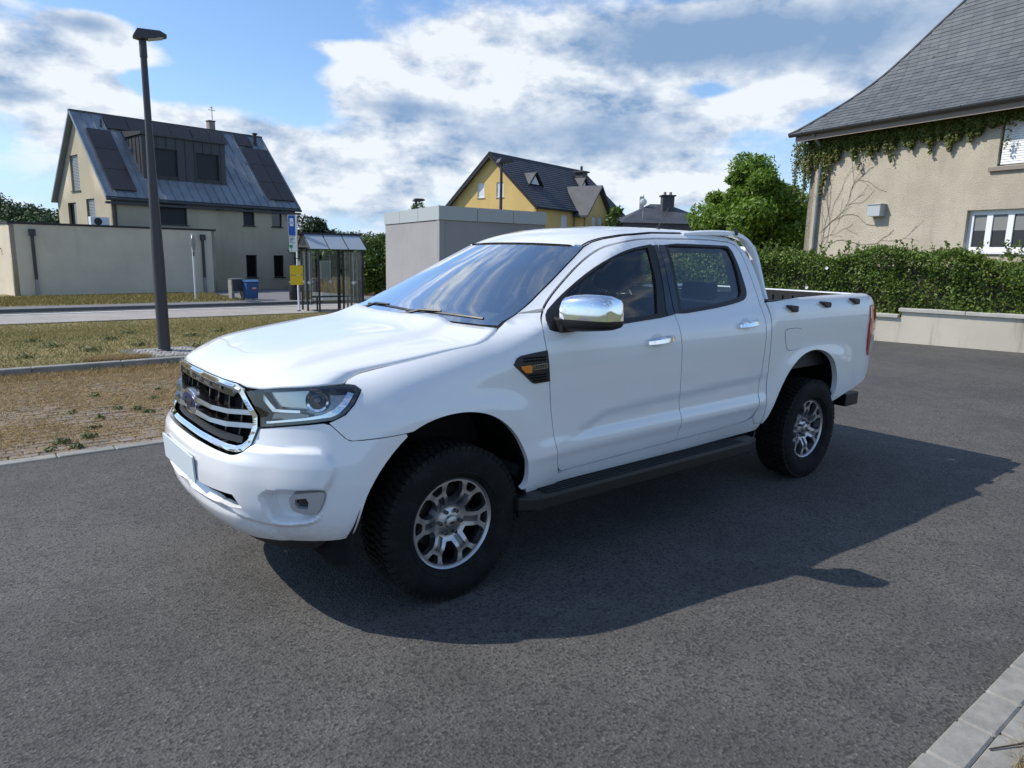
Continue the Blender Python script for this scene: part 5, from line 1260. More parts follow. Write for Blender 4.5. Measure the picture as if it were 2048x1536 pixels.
# small triangular dormer, chimney
for (cx_,t_,hw,hh,nm) in((1.9,.50,.8,.85,'dormer'),(9.3,.62,.6,.8,'dormer')):
    y=t_*YW/2; z=YE+t_*(YR-YE)
    V=[(cx_-hw,y-.5,z-.25),(cx_+hw,y-.5,z-.25),(cx_,y-.5,z-.25+hh),(cx_,y+1.1,z-.25+hh),(cx_-hw,y-.1,z-.2),(cx_+hw,y-.1,z-.2)]
    o=MB().add(V,[(0,2,3,4),(1,5,3,2),(0,4,5,1)]).build(nm,'slate_roof',Yh,fix=False)
    MB().add([(cx_-hw*.62,y-.45,z-.2),(cx_+hw*.62,y-.45,z-.2),(cx_,y-.45,z-.25+hh*.72)],[(0,1,2)]).build('dormer_window','lamp_glass',o,fix=False)
    for s in(-1,1): MB().tube([(cx_+s*hw*1.08,y-.55,z-.30),(cx_,y-.55,z-.22+hh)],.06,6).build('barge_board','frame_dark',o)
c_=MB().box((.845*YL-.36,YW*.30,YR-1.6),(.845*YL+.36,YW*.30+.7,YR-.25)).build('chimney','slate_dark',Yh); MB().box((.845*YL-.5,YW*.30-.12,YR-.25),(.845*YL+.5,YW*.30+.82,YR-.14)).build('chimney_cap','slate_dark',c_); MB().tube([(.845*YL,YW*.30+.35,YR-.14),(.845*YL,YW*.30+.35,YR+.25)],.10,8).build('chimney_pot','frame_dark',c_)
MB().tube([(.40*YL,-.10,0),(.40*YL,-.10,YE-.2)],.05,8).build('downpipe','chimney_stone',Yh)
# ---------------------------------------------------------------- dark hip-roofed house far behind
def hip_house(name,x,y,z,rz,L,Wd,E,R,label,chim):
    h=empty(name,(x,y,z),rz,label=label,cat='house')
    MB().box((0,0,0),(L,Wd,E)).build('wall',tint('slate_wall_'+str(int(x)),(.10,.10,.115),.25,1.2,.8),h)
    o=.4; V=[(-o,-o,E-.1),(L+o,-o,E-.1),(L+o,Wd+o,E-.1),(-o,Wd+o,E-.1),(L*.40,Wd/2,R),(L*.60,Wd/2,R)]
    rf_=MB().add(V,[(0,1,5,4),(1,2,5),(2,3,4,5),(3,0,4),(3,2,1,0)]).build('roof','slate_roof',h)
    if chim:
        c=MB().box((L*.46+.2,Wd*.28,E+.3),(L*.46+1.0,Wd*.28+.8,R+.45)).build('chimney','slate_dark',h); MB().box((L*.46+.1,Wd*.28-.1,R+.45),(L*.46+1.1,Wd*.28+.9,R+.54)).build('chimney_cap','slate_dark',c)
        for k in(.25,.75): MB().tube([(L*.46+.2+.8*k,Wd*.28+.4,R+.54),(L*.46+.2+.8*k,Wd*.28+.4,R+.76)],.10,8).build('chimney_pot','chimney_stone',c)
        d=MB().lathe([(0,.02),(.16,.05),(.24,.10)],18,'y',(L*.22,.2,R-.1)).build('satellite_dish','white_plastic',h); MB().tube([(L*.22,.3,E+.2),(L*.22,.3,R+.35)],.03,6).build('aerial_mast','alu_grey',h)
        MB().tube([(L*.28,Wd*.4,R-.6),(L*.28,Wd*.4,R+.45)],.16,8).build('flue','alu_grey',h)
        MB().box((-.2,-.05,2.9),(L+.2,-.002,3.0)).build('wall_band','fascia_grey',h)
    return h
hip_house('slate_house',34.4,29.6,-.5,rad(-38),6.2,7,4.35,5.75,'dark slate house with hipped roof and square chimney behind the tree',True)
hip_house('slate_house',47.5,29.5,-.5,rad(-30),8,8,5.0,6.4,'far dark roof just showing left of the green tree',False)

# ---------------------------------------------------------------- old house on the right
E1=(16.25,7.05); ea=math.atan2(-.98,-.2)   # eaves direction (towards the viewer's right)
# local frame: x along the eaves to the right, y = into the house, z up
RHs=empty('old_house',(E1[0],E1[1],0),ea,label='old house with grey slate hip roof, pebbledash walls and ivy under the eaves',cat='house')
# x axis = e; y axis of the rotated frame must point into the house: rotate the frame so that -y faces the lane
def f_pebble(t,b):
    p=gpos(t); v=t.add('ShaderNodeTexVoronoi',{'Vector':p,'Scale':62.,'Randomness':1.}); n=t.noise(p,.8,6,.6); n2=t.noise(p,70,4,.7,.9)
    st=t.noise(t.add('ShaderNodeVectorMath',{0:p,1:(2.2,2.2,.5)},operation='MULTIPLY').outputs[0],1.3,6,.65)
    c=t.mix(t.mr(n,.35,.65),(.46,.41,.32),(.56,.50,.395)); c=t.mix(t.m('MULTIPLY',t.mr(st,.50,.72),.40),c,(.34,.30,.24)); c=t.mix(t.m('MULTIPLY',t.mr(n2,.55,.75),.35),c,(.34,.29,.22)); t.l.new(c,b.inputs['Base Color'])
    bump(t,b,t.m('ADD',n2,t.m('MULTIPLY',v.outputs['Distance'],.6)),.8,.022)
mat('pebbledash',(.5,.43,.33),.95,build=f_pebble)
HLn=11.0; y0=.45   # wall line behind the eaves
win=[(4.50,6.60,1.86,2.74),(4.97,6.30,3.62,4.52)]
wl=wall('wall',rect(.25,HLn,-.2,4.72),'pebbledash',RHs,holes=[rect(*q) for q in win],depth=.22,M=Tr(0,y0,0))
wall('wall',rect(-7,0,-.2,4.72),'pebbledash',RHs,M=Tr(.25,y0,0)@Rz(rad(-90)))
mat('upvc',(.76,.77,.78),.4); mat('sill_stone',(.24,.20,.17),.8); mat('blind_grey',(.20,.205,.20),.8)
q=win[0]; MW=Tr(0,y0,0)
w1=window(RHs,*q,MW,frame='upvc',glass='window_black',fw=.10,back=.16,mull=(4.93,5.35,5.83,6.25),sill='upvc')
for a,b_ in((4.62,4.87),(4.99,5.27),(5.43,5.76),(5.90,6.19)):
    o=MB().box((a,y0+.135,q[2]+.45),(b_,y0+.140,q[3]-.12)).build('roller_blind','blind_grey',w1)
q=win[1]
w2=window(RHs,*q,MW,frame='upvc',glass='blind_grey',fw=.05,back=.20)
MB().box((q[0]-.13,y0-.07,q[2]-.10),(q[1]+.1,y0+.1,q[2]-.02)).build('stone_sill','sill_stone',w2)
for k in range(18):
    z=q[2]+.03+k*.049; MB().add([(q[0]+.04,y0+.06,z),(q[1]-.04,y0+.06,z),(q[1]-.04,y0+.054,z+.012),(q[0]+.04,y0+.054,z+.012),(q[1]-.04,y0+.06,z+.046),(q[0]+.04,y0+.06,z+.046),(q[0]+.04,y0+.08,z),(q[1]-.04,y0+.08,z)],[(0,1,2,3),(3,2,4,5),(0,6,7,1)]).build('shutter_slat','upvc',w2,fix=False)
# wall vent box, soffit, gutter, downpipe
vb=MB().box((2.22,y0-.22,2.68),(2.56,y0-.001,2.95)).build('wall_box','fascia_grey',RHs,bevel=.012); MB().box((2.20,y0-.24,2.952),(2.58,y0-.001,2.972)).build('box_lid','fascia_grey',vb)
MB().box((.05,.06,4.70),(HLn,.448,4.76)).build('soffit','sill_stone',RHs); MB().box((.02,.02,4.66),(HLn,.055,4.80)).build('fascia_board','sill_stone',RHs)
gt=MB(); n=9; V=[];F=[]
for x in(-.12,HLn):
    for k in range(n):
        t=math.pi*k/(n-1); V.append((x,-.045-.075*math.cos(t),4.86-.075*math.sin(t)))
for k in range(n-1): F.append((k,k+1,n+k+1,n+k))
F+=[tuple(range(n)),tuple(range(2*n-1,n-1,-1))]
go=gt.add(V,F).build('gutter','zinc_dark',RHs,smooth=True,fix=False)
for k in range(16): MB().box((.3+k*.68,-.13,4.845),(.315+k*.68,.02,4.87)).build('gutter_bracket','zinc_dark',go)
MB().tube([(.62,-.03,4.80),(.62,.05,4.70),(.60,y0-.12,4.52),(.60,y0-.07,4.40),(.62,y0-.07,0)],.042,12).build('downpipe','zinc',RHs,smooth=True)
MB().box((.60,y0-.02,3.0),(.64,y0-.001,3.04)).build('pipe_clip','zinc_dark',RHs)
# bell-cast slate roof
prof=[(-.10,4.84),(.0,4.90),(.41,5.23),(.89,5.65),(1.346,6.13),(1.78,6.72),(2.196,7.34),(2.568,7.87),(3.3,8.95),(4.2,10.25)]
pd=np.array([p[0] for p in prof]);pz=np.array([p[1] for p in prof]); rz_=pchip(pd,pz)
dd=np.linspace(-.10,4.2,600); arc=np.concatenate([[0],np.cumsum(np.hypot(np.diff(dd),np.diff(rz_(dd))))])
def roofpt(s,x,lift=0.):
    d=np.interp(s,arc,dd); z=rz_(d); e_=1e-3; n=np.array([0,-(rz_(d+e_)-rz_(d-e_))/(2*e_),1.]); n/=np.linalg.norm(n); return np.array([x,d,z])+n*lift
tint('slate_grey',(.125,.135,.145),.25,.9,.62)
def f_slate(t,b):
    r=t.add('ShaderNodeObjectInfo').outputs['Random']; isl=t.add('ShaderNodeNewGeometry').outputs['Random Per Island']; p=gpos(t)
    k=t.m('FRACT',t.m('ADD',r,isl)); n=t.noise(p,2.,5,.6); n2=t.noise(p,22,4,.65)
    c=t.mix(k,(.075,.086,.094),(.118,.128,.134)); c=t.mix(t.m('MULTIPLY',t.mr(n,.45,.7),.5),c,(.115,.122,.120)); c=t.mix(t.m('MULTIPLY',t.mr(n2,.55,.75),.4),c,(.055,.063,.068)); t.l.new(c,b.inputs['Base Color']); bump(t,b,n2,.25,.006)
mat('slate_tile',(.13,.14,.15),.6,build=f_slate)
# under-roof deck
g=np.array([[[x,d,float(rz_(d))-.03] for x in np.linspace(0,HLn,2)] for d in np.linspace(-.08,4.2,24)])
for i in range(24): g[i,0,0]=max(g[i,0,1],-.08)-.02
grid_obj('roof_deck',g,'slate_dark',RHs,flip=True,smooth=False)
g2=np.array([[[d,y,float(rz_(d))-.03] for y in (max(d,-.08),8-d)] for d in np.linspace(-.08,4.0,24)])
grid_obj('roof_hip_face',g2,'slate_grey',RHs,smooth=False)
course=.135; sw_=.24; ns=int(arc[-1]/course); tiles=[]
for j in range(ns):
    s0=j*course; d0=float(np.interp(s0,arc,dd)); x=max(d0,-.08)+(j%2)*sw_*.5-.02
    while x<7.2: tiles.append((j,x)); x+=sw_
def tile(j,x):
    s0=j*course; d0=float(np.interp(s0+course,arc,dd)); xa,xb=x+.003,x+sw_-.003; xa=max(xa,max(float(np.interp(s0,arc,dd)),-.09)-.02)
    l0=.016+random.uniform(0,.007); l1=.006
    P_=[roofpt(s0,xa,l0),roofpt(s0,xb,l0),roofpt(s0+course*1.25,xb,l1),roofpt(s0+course*1.25,max(xa,d0+.0),l1),roofpt(s0,xa,l0-.010),roofpt(s0,xb,l0-.010)]
    return P_,[(0,1,2,3),(4,5,1,0)]
# the 290 nearest slates stand alone, the rest of the slope is one part
order=sorted(tiles,key=lambda q:(0 if 0<=q[1]<6.2 else 1,q[0]))
sel=set(order[:290]); V=[];F=[]
for q in tiles:
    P_,f=tile(*q)
    if q in sel: obj('slate',me_from('slate',P_,f),'slate_tile',RHs)
    else: k=len(V); V+=[tuple(p) for p in P_]; F+=[tuple(i+k for i in ff) for ff in f]
obj('upper_slates',me_from('upper_slates',V,F),'slate_tile',RHs,kind='stuff')
hp=[(d-.03,d,float(rz_(d))+.02) for d in np.linspace(-.10,4.2,30)]; MB().tube(hp,.035,6).build('hip_edge','slate_dark',RHs)
for (x,d) in((2.55,1.55),(3.9,2.6),(5.2,1.0)):
    p=roofpt(float(np.interp(d,dd,arc)),x,.02); b=MB(); 
    for a in range(5): b.tube([p,p+np.array([.06*math.cos(a*1.3),.02,.05+.05*random.random()])],.004,4)
    b.build('snow_hook','zinc_dark',RHs)
# ---------------------------------------------------------------- retaining wall
wa=math.atan2(-.9727,.232); RWl=empty('retaining_wall',(12.30,6.65,0),wa,label='low rendered retaining wall with stone coping below the hedge',cat='wall')
mat('wall_render',(.42,.37,.29),.95,build=f_render((.57,.52,.42),30,(.27,.23,.17),.75))
tint('coping',(.47,.45,.40),.15,4,.9,40,.3,.006)
LW=4.15
MB().box((-6,.0,-.1),(LW,.25,.50)).build('wall_section','wall_render',RWl); MB().box((LW,.0,-.1),(13,.25,.63)).build('wall_section','wall_render',RWl)
for k in range(10): MB().box((-6+k*1.01,-.05,.502),(-6+k*1.01+1.0,.30,.56),.006).build('coping_stone','coping',RWl)
for k in range(8): MB().box((LW-.06+k*1.15,-.05,.632),(LW-.06+k*1.15+1.14,.30,.695),.006).build('coping_stone','coping',RWl)
# ---------------------------------------------------------------- vegetation
def f_leaf(cols,trans=.25,rough=.55):
    def f(t,b):
        g=t.add('ShaderNodeNewGeometry'); r=g.outputs['Random Per Island']; p=g.outputs['Position']
        cr=t.add('ShaderNodeValToRGB',{0:t.m('FRACT',t.m('ADD',r,t.m('MULTIPLY',t.noise(p,1.1,3,.6),.6)))}); e=cr.color_ramp
        n=len(cols)
        while len(e.elements)<n: e.elements.new(.5)
        for i,c in enumerate(cols): e.elements[i].position=i/(n-1); e.elements[i].color=tuple(c)+(1,)
        t.l.new(cr.outputs[0],b.inputs['Base Color'])
        tr=t.add('ShaderNodeBsdfTranslucent',{'Color':cr.outputs[0]}); mx=t.add('ShaderNodeMixShader',{0:trans,1:b.outputs[0],2:tr.outputs[0]})
        t.l.new(mx.outputs[0],t.n['Material Output'].inputs['Surface'])
    return f
mat('leaf_tree',(.07,.13,.02),.5,build=f_leaf([(.075,.145,.016),(.145,.25,.026),(.205,.32,.042),(.115,.20,.021)],.45))
mat('leaf_hedge',(.05,.09,.02),.55,build=f_leaf([(.040,.085,.012),(.095,.165,.018),(.180,.245,.032),(.068,.122,.016)],.36))
mat('leaf_ivy',(.05,.08,.02),.55,build=f_leaf([(.045,.075,.010),(.090,.130,.014),(.135,.150,.020),(.065,.100,.012),(.15,.090,.028)],.25))
mat('leaf_bush',(.06,.11,.02),.55,build=f_leaf([(.035,.080,.012),(.075,.140,.016),(.115,.165,.022),(.055,.10,.014)],.3))
mat('leaf_dark',(.02,.04,.015),.6,build=f_leaf([(.010,.022,.010),(.022,.042,.014),(.034,.058,.018)],.15))
mat('leaf_far',(.03,.06,.02),.7,build=f_leaf([(.018,.040,.014),(.034,.066,.018),(.055,.092,.024),(.028,.055,.018)],.15))
mat('leaf_haze',(.05,.08,.05),.8,build=f_leaf([(.050,.085,.048),(.065,.105,.055),(.080,.120,.062)],.1))  # distance haze put into the leaf colours as a paler tint
mat('straw',(.34,.25,.11),.8,build=f_leaf([(.23,.155,.062),(.38,.27,.12),(.48,.365,.185),(.30,.19,.075)],.2))
mat('lawn_blade',(.15,.14,.05),.8,build=f_leaf([(.110,.125,.026),(.215,.185,.055),(.330,.255,.10),(.130,.145,.030),(.38,.285,.125)],.25))
mat('weed_leaf',(.07,.12,.03),.6,build=f_leaf([(.050,.075,.018),(.085,.115,.028),(.120,.140,.045)],.3))
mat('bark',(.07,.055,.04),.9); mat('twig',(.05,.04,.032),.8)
def leaves(C,N,size,m,name,parent=None,aspect=1.7,fold=.25,jit=.9,**kw):
    """one bent leaf (two triangles pairs) per centre C, roughly facing N"""
    n=len(C); N=N+rng.normal(0,jit,(n,3)); N/=np.linalg.norm(N,axis=1)[:,None]+1e-9
    a=rng.normal(0,1,(n,3)); a-=N*(a*N).sum(1)[:,None]; a/=np.linalg.norm(a,axis=1)[:,None]+1e-9; b=np.cross(N,a)
    s=(size*rng.uniform(.6,1.35,n))[:,None]; L=a*s*aspect*.5; Wd=b*s*.5; f=N*s*fold*.5
    V=np.stack([C-L,C+Wd*.9-f,C+L-f*.6,C-Wd*.9-f],1).reshape(-1,3)
    k=np.arange(n)[:,None]*4; F=np.concatenate([k+np.array([[0,1,2]]),k+np.array([[0,2,3]])],1).reshape(-1,3)
    return obj(name,me_from(name,V,F),m,parent,**kw)
def clump_cloud(centers,radii,per,rough=.35,shell=.55):
    """points spread mostly through the outer part of each clump; returns points and outward directions"""
    P=[];N=[]
    for c,r,k in zip(centers,radii,per):
        d=rng.normal(0,1,(k,3)); d/=np.linalg.norm(d,axis=1)[:,None]
        rr=np.asarray(r)*(shell+(1-shell)*rng.random((k,1))**.6)*(1+rough*rng.normal(0,.35,(k,1))); P.append(np.asarray(c)+d*rr); N.append(d*.8+[0,0,.55])
    return np.concatenate(P),np.concatenate(N)
def branch_tree(name,base,h,crown_c,crown_r,nclump,leafn,leaf,m,label,cat='tree',trunk_r=.16,group=None,clr=(.35,.75),squash=.8,spread=.86,aspect=1.7):
    T_=empty(name,base,label=label,cat=cat,group=group); b0=np.zeros(3); cc=np.array(crown_c); cr=np.array(crown_r)
    d=rng.normal(0,1,(nclump,3)); d/=np.linalg.norm(d,axis=1)[:,None]; cs=cc+d*cr*(rng.uniform(.25,1.02,(nclump,1)))*spread
    rs=[cr.min()*rng.uniform(*clr)*np.array([1,1,squash]) for _ in range(nclump)]
    b=MB(); top=cc+[0,0,cr[2]*.3]; tr=[b0,b0*.6+top*.3+rng.normal(0,.04,3)*h*.3,top]; b.tube([tr[0],tr[1],tr[2]],[trunk_r,trunk_r*.75,trunk_r*.25],10)
    for c in cs[:min(16,nclump)]:
        p0=tr[0]*.35+tr[1]*.65+(tr[2]-tr[1])*rng.random()*.7; mid=(p0+c)/2+[0,0,.1*np.linalg.norm(c-p0)]; b.tube([p0,mid,c],[trunk_r*.4,trunk_r*.25,trunk_r*.08],6,caps=False)
    b.build('trunk','bark',T_,smooth=True)
    P,N=clump_cloud(cs,rs,[max(4,leafn//nclump)]*nclump); ok=P[:,2]>.02
    leaves(P[ok],N[ok],leaf,m,'crown',T_,aspect=aspect); return T_
# big walnut-like tree beside the old house
branch_tree('broadleaf_tree',(21.6,11.6,-.2),6.,(0,0,3.05),(2.05,1.9,2.45),120,90000,.080,'leaf_tree','large bright green broadleaf tree left of the old house',trunk_r=.17,clr=(.20,.40),squash=.70,spread=.94,aspect=2.3)
# narrow shrub before the slate house
branch_tree('young_tree',(22.5,19.2,-.4),4.2,(0,0,2.7),(.55,.55,1.75),22,3200,.11,'leaf_bush','slim young tree rising above the truck roof before the slate house',trunk_r=.05,clr=(.5,.8))
branch_tree('garden_shrub',(20.6,18.6,-.4),3.0,(0,0,2.2),(.9,.8,.9),16,2200,.11,'leaf_bush','loose garden shrub beside the slim young tree',cat='shrub',trunk_r=.04,clr=(.4,.6))
branch_tree('leafy_bush',(11.35,20.9,-.4),3.0,(0,0,1.30),(1.0,1.0,1.22),34,14000,.085,'leaf_bush','leafy green bush between the bus shelter and the grey hut',cat='bush',trunk_r=.06,clr=(.32,.55))
branch_tree('poplar_tree',(26.1,40.6,-.5),6.,(0,0,4.2),(1.9,1.6,1.7),26,5000,.16,'leaf_bush','pale tree tops behind the left edge of the yellow house',trunk_r=.12,clr=(.3,.5))
branch_tree('dark_tree',(23.6,55.0,-.6),5.5,(0,0,2.9),(1.6,1.6,2.2),40,12000,.17,'leaf_dark','round dark tree between the beige house and the bus shelter',trunk_r=.2,clr=(.35,.6))
# clipped hedge on the retaining wall (kept shaggy): one plant mass per metre
M_w=Matrix.Translation((12.30,6.65,0))@Rz(wa)
def hedge_piece(k,x0,x1,label):
    n=6500; x=rng.uniform(x0-.08,x1+.08,n); y=.18+rng.uniform(0,1,n)**1.6*1.15; ht=1.76+.09*np.sin(x*1.7+1)+.07*np.sin(x*4.1)+.05*np.sin(x*9.3)
    z=.50+(ht-.50)*rng.random(n)**.85; N=np.stack([0*x,-.9+0*x,.25+.6*(z>1.5)],1)
    # front billows
    y=y+.10*np.sin(x*5+z*4)+.06*np.sin(z*9+x*2)
    P=np.stack([x,y,z],1)
    top=1700; xt=rng.uniform(x0,x1,top); P2=np.stack([xt,.25+rng.random(top)*.9,1.72+.09*np.sin(xt*1.7+1)+.07*np.sin(xt*4.1)+rng.normal(0,.05,top)],1); N2=np.tile([0,-.3,1.],(top,1))
    # long fresh shoots
    S_=[];SN=[]
    tw=MB()
    for _ in range(9):
        bx,by=rng.uniform(x0,x1),.3+rng.random()*.6; h_=rng.uniform(.10,.34); ln=rng.normal(0,.10,2); q=14
        tt_=np.linspace(0,1,q); base=np.array([bx,by,1.72]); pts=base+np.stack([ln[0]*tt_,ln[1]*tt_,h_*tt_],1); tw.tube([pts[0],pts[-1]],[.004,.002],4,caps=False)
        S_.append(np.repeat(pts,2,0)+rng.normal(0,.022,(q*2,3))); SN.append(np.tile([0,-.5,.6],(q*2,1)))
    P=np.concatenate([P,P2]+S_);N=np.concatenate([N,N2]+SN)
    h=HEDGE
    def tow(A): return (np.array(M_w)[:3,:3]@A.T).T+np.array(M_w)[:3,3]-np.array(h.location)
    Rm=np.array(M_w)[:3,:3]
    leaves(tow(P),(Rm@N.T).T,.040,'leaf_hedge','foliage',h)
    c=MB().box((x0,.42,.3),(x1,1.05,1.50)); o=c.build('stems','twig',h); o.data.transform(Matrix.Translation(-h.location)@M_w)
    o=tw.build('shoots','twig',h,fix=False,kind='stuff'); o.data.transform(Matrix.Translation(-h.location)@M_w)
k=0; x=-6.0
HEDGE=empty('hedge',tuple(M_w@Vector((4,.6,.5))),label='long shaggy green hedge growing on top of the retaining wall',cat='hedge')
while x<9.5:
    hedge_piece(k,x,x+1.1,None); x+=1.1; k+=1
# raised garden behind the hedge
me=me_from('garden_ground',[tuple(M_w@Vector(v)) for v in((-6,.25,.49),(13,.25,.49),(13,14,.49),(-6,14,.49))],[(0,1,2,3)]); obj('garden_ground',me,'lawn_soil',kind='structure')
# a few pale hedge roses
mat('petal',(.75,.74,.70),.6)
for (x_,z_) in((2.25,1.02),(2.45,.93),(2.9,.88),(2.62,1.45),(6.4,1.2)):
    c=M_w@Vector((x_,.05,z_)); r=empty('hedge_rose',tuple(c),label='small white rose blooming on the hedge front',cat='flower',group='white roses in the hedge')
    b=MB()
    for q in range(5):
        a=q*2*math.pi/5; b.obox((.018*math.cos(a),0,.018*math.sin(a)),(.016*math.cos(a),-.004,.016*math.sin(a)),(.0,.002,.0),(-.014*math.sin(a),0,.014*math.cos(a)))
    o=b.build('petals','petal',r); o.rotation_euler[2]=rad(-75)
# ivy under the eaves
M_h=Matrix.Translation((E1[0],E1[1],0))@Rz(ea)
iv=empty('ivy',tuple(M_h@Vector((.3,y0-.1,4.5))),label='green ivy hanging in a fringe under the old house eaves',cat='climbing plant')
def ivd(x): return np.interp(x,[-.35,0,.3,.55,.9,1.2,1.6,2.0,2.4,2.7,3.0,3.5,4.0,4.5,5.0,6,7],[.75,.95,.95,.55,.65,.36,.45,.40,.48,.36,.40,.40,.50,.38,.20,.18,.2])
n=30000; xx=rng.uniform(-.35,7,n); dep=ivd(xx)*(1+.25*np.sin(xx*13)+.2*np.sin(xx*29)); t_=rng.random(n)**1.35; zz=4.70-t_*dep; yy=y0-.05-rng.random(n)*.20*(1-t_*.6)
mask=xx<.25; yy=np.where(mask,y0-.15+rng.random(n)*.9,yy)
P=np.stack([xx,yy,zz],1)
# hanging strands
S_=[]
for (sx_,sl,q) in((.95,1.25,260),(.75,1.0,160),(2.6,.62,80),(1.75,.75,80),(3.55,.55,90),(5.15,.60,60),(.15,1.5,420),(-.15,1.2,300),(2.1,.5,60)):
    t_=rng.random(q); S_.append(np.stack([sx_+rng.normal(0,.07,q)*(1.2-t_)-(.28*t_ if sx_==.95 else 0),y0-.06-rng.random(q)*.08,4.55-sl*t_],1))
P=np.concatenate([P]+S_); N=np.tile([-.1,-1,.35],(len(P),1)).astype(float)
Rm=np.array(M_h)[:3,:3]; Q=(Rm@P.T).T+np.array(M_h)[:3,3]-np.array(iv.location)
leaves(Q,(Rm@N.T).T,.050,'leaf_ivy','foliage',iv,aspect=1.25,jit=.6)
b=MB()
def vine(x,z,a,l,r,dep_=0):
    pts=[(x,y0-.012,z)]
    for _ in range(int(l/.10)):
        a+=rng.normal(0,.22); x+=.10*math.sin(a); z+=.10*math.cos(a); pts.append((x,y0-.012,z))
        if dep_<2 and rng.random()<.16: vine(x,z,a+rng.choice([-1,1])*rng.uniform(.35,.8),l*.45,r*.7,dep_+1)
        if z>4.5: break
    if len(pts)>1: b.tube(pts,r,4,caps=False)
for (x,z,a,l) in((.75,1.7,.35,2.6),(.85,1.7,.55,2.4),(.8,1.9,.2,2.3),(.8,2.0,.75,2.2),(.72,2.3,.9,2.2)): vine(x,z,a,l,.0045)
o=b.build('bare_vines','twig',iv,fix=False); o.data.transform(Matrix.Translation(-iv.location)@M_h)

# ---------------------------------------------------------------- middle distance behind the bus shelter
def row(name,label,pts,h,w_,leaf,m,n,kind=None,cat='hedge'):
    r=empty(name,(pts[0][0],pts[0][1],pts[0][2]),label=label,cat=cat); pts=np.array(pts,float); seg=np.linalg.norm(np.diff(pts,axis=0),axis=1); cum=np.concatenate([[0],np.cumsum(seg)])
    s=rng.uniform(0,cum[-1],n); p=np.stack([np.interp(s,cum,pts[:,i]) for i in range(3)],1); hh=h*(.8+.16*np.sin(s*1.1)+.10*np.sin(s*2.9+1)); u=rng.random(n)**.7
    p[:,2]+=hh*u; d=rng.normal(0,1,(n,3))*[w_,w_,.12]; p+=d
    leaves(p-pts[0],np.tile([-.4,-.8,.6],(n,1)).astype(float)+d*.5,leaf,m,'foliage',r); return r
row('field_hedge','bushy green hedge seen through the bus shelter glass',[(12.6,30.5,-.5),(16,31.5,-.5),(21,33.5,-.5)],2.6,.45,.16,'leaf_bush',9000)
tint('old_stone',(.13,.12,.10),.35,3,.95,14,.6,.05)
sw_r=empty('stone_wall',(12.0,28.4,-.55),rad(14),label='low old stone wall behind the bus shelter',cat='wall')
for j in range(4):
    x=-.15*(j%2)
    while x<9:
        l=random.uniform(.32,.6); MB().box((x,random.uniform(0,.02),j*.20),(x+l-.02,.35,j*.20+.185),.02).build('stone','old_stone',sw_r); x+=l
# straw-coloured tall grass
def blades(name,P,h,wd,m,lean=.35,parent=None,**kw):
    n=len(P); a=rng.uniform(0,2*np.pi,n); d=np.stack([np.cos(a),np.sin(a),0*a],1); hh=(h*rng.uniform(.5,1.3,n))[:,None]; w_=(wd*rng.uniform(.6,1.4,n))[:,None]
    ln=rng.normal(0,lean,(n,2)); tip=P+np.concatenate([ln*hh,hh],1); V=np.stack([P-d*w_*.5,P+d*w_*.5,tip],1).reshape(-1,3); F=np.arange(n*3).reshape(-1,3)
    return obj(name,me_from(name,V,F),m,parent,**kw)
n=9000; P=np.stack([rng.uniform(12.0,20,n),rng.uniform(24.2,28,n),np.full(n,-.42)],1)
blades('tall_dry_grass',P,.75,.03,'straw',label='tall straw-coloured grass in the field behind the bus shelter',cat='grass',kind='stuff')
# green tufts at its foot
# ---------------------------------------------------------------- hills and woods
def hill(name,cx_,cy_,rx,ry,h,z0):
    n=40; X,Y=np.meshgrid(np.linspace(-1,1,n),np.linspace(-1,1,n),indexing='ij'); R2=X*X+Y*Y; Z=h*np.clip(1-R2,0,1)**1.3*(1+.12*np.sin(X*5+1)*np.cos(Y*4))
    grid_obj(name,np.stack([cx_+X*rx,cy_+Y*ry,z0+Z],-1),'field',flip=True,kind='structure')
    def zf(x,y): 
        a,b_=(x-cx_)/rx,(y-cy_)/ry; return z0+h*np.clip(1-a*a-b_*b_,0,1)**1.3*(1+.12*np.sin(a*5+1)*np.cos(b_*4))
    return zf
def wood(name,zf,cx_,cy_,rx,ry,ntree,tr,m,leaf,per,sel=None):
    a=rng.uniform(0,2*np.pi,ntree*3); r=np.sqrt(rng.random(ntree*3)); x=cx_+rx*r*np.cos(a); y=cy_+ry*r*np.sin(a)
    if sel is not None: k=sel(x,y); x,y=x[k],y[k]
    x,y=x[:ntree],y[:ntree]; z=zf(x,y); rr=tr*rng.uniform(.7,1.3,len(x)); C=np.stack([x,y,z+rr*.8],1)
    P,N=clump_cloud(list(C),[np.array([q,q,q*1.05]) for q in rr],[per]*len(C),.25,.75)
    leaves(P,N,leaf,m,name,kind='stuff',aspect=1.3,label={'hillside_wood':'dark wooded hillside behind the garage','far_wood':'hazy far woods on the horizon','valley_trees':'low valley trees beyond the bus shelter'}[name],cat='wood')
zf1=hill('wooded_hill',-8,185,46,60,10.0,-3); wood('hillside_wood',zf1,-8,170,46,45,480,2.6,'leaf_far',.50,260,lambda x,y:(y<190)&(x>-30))
zf2=hill('far_hill',170,420,260,140,8.5,-3); wood('far_wood',zf2,150,370,170,70,900,2.9,'leaf_haze',.9,90,lambda x,y:(x>60)&(x<320)&(y<420))
zf3=lambda x,y:0*x-1.; wood('valley_trees',zf3,70,150,24,18,46,2.3,'leaf_far',.5,170)
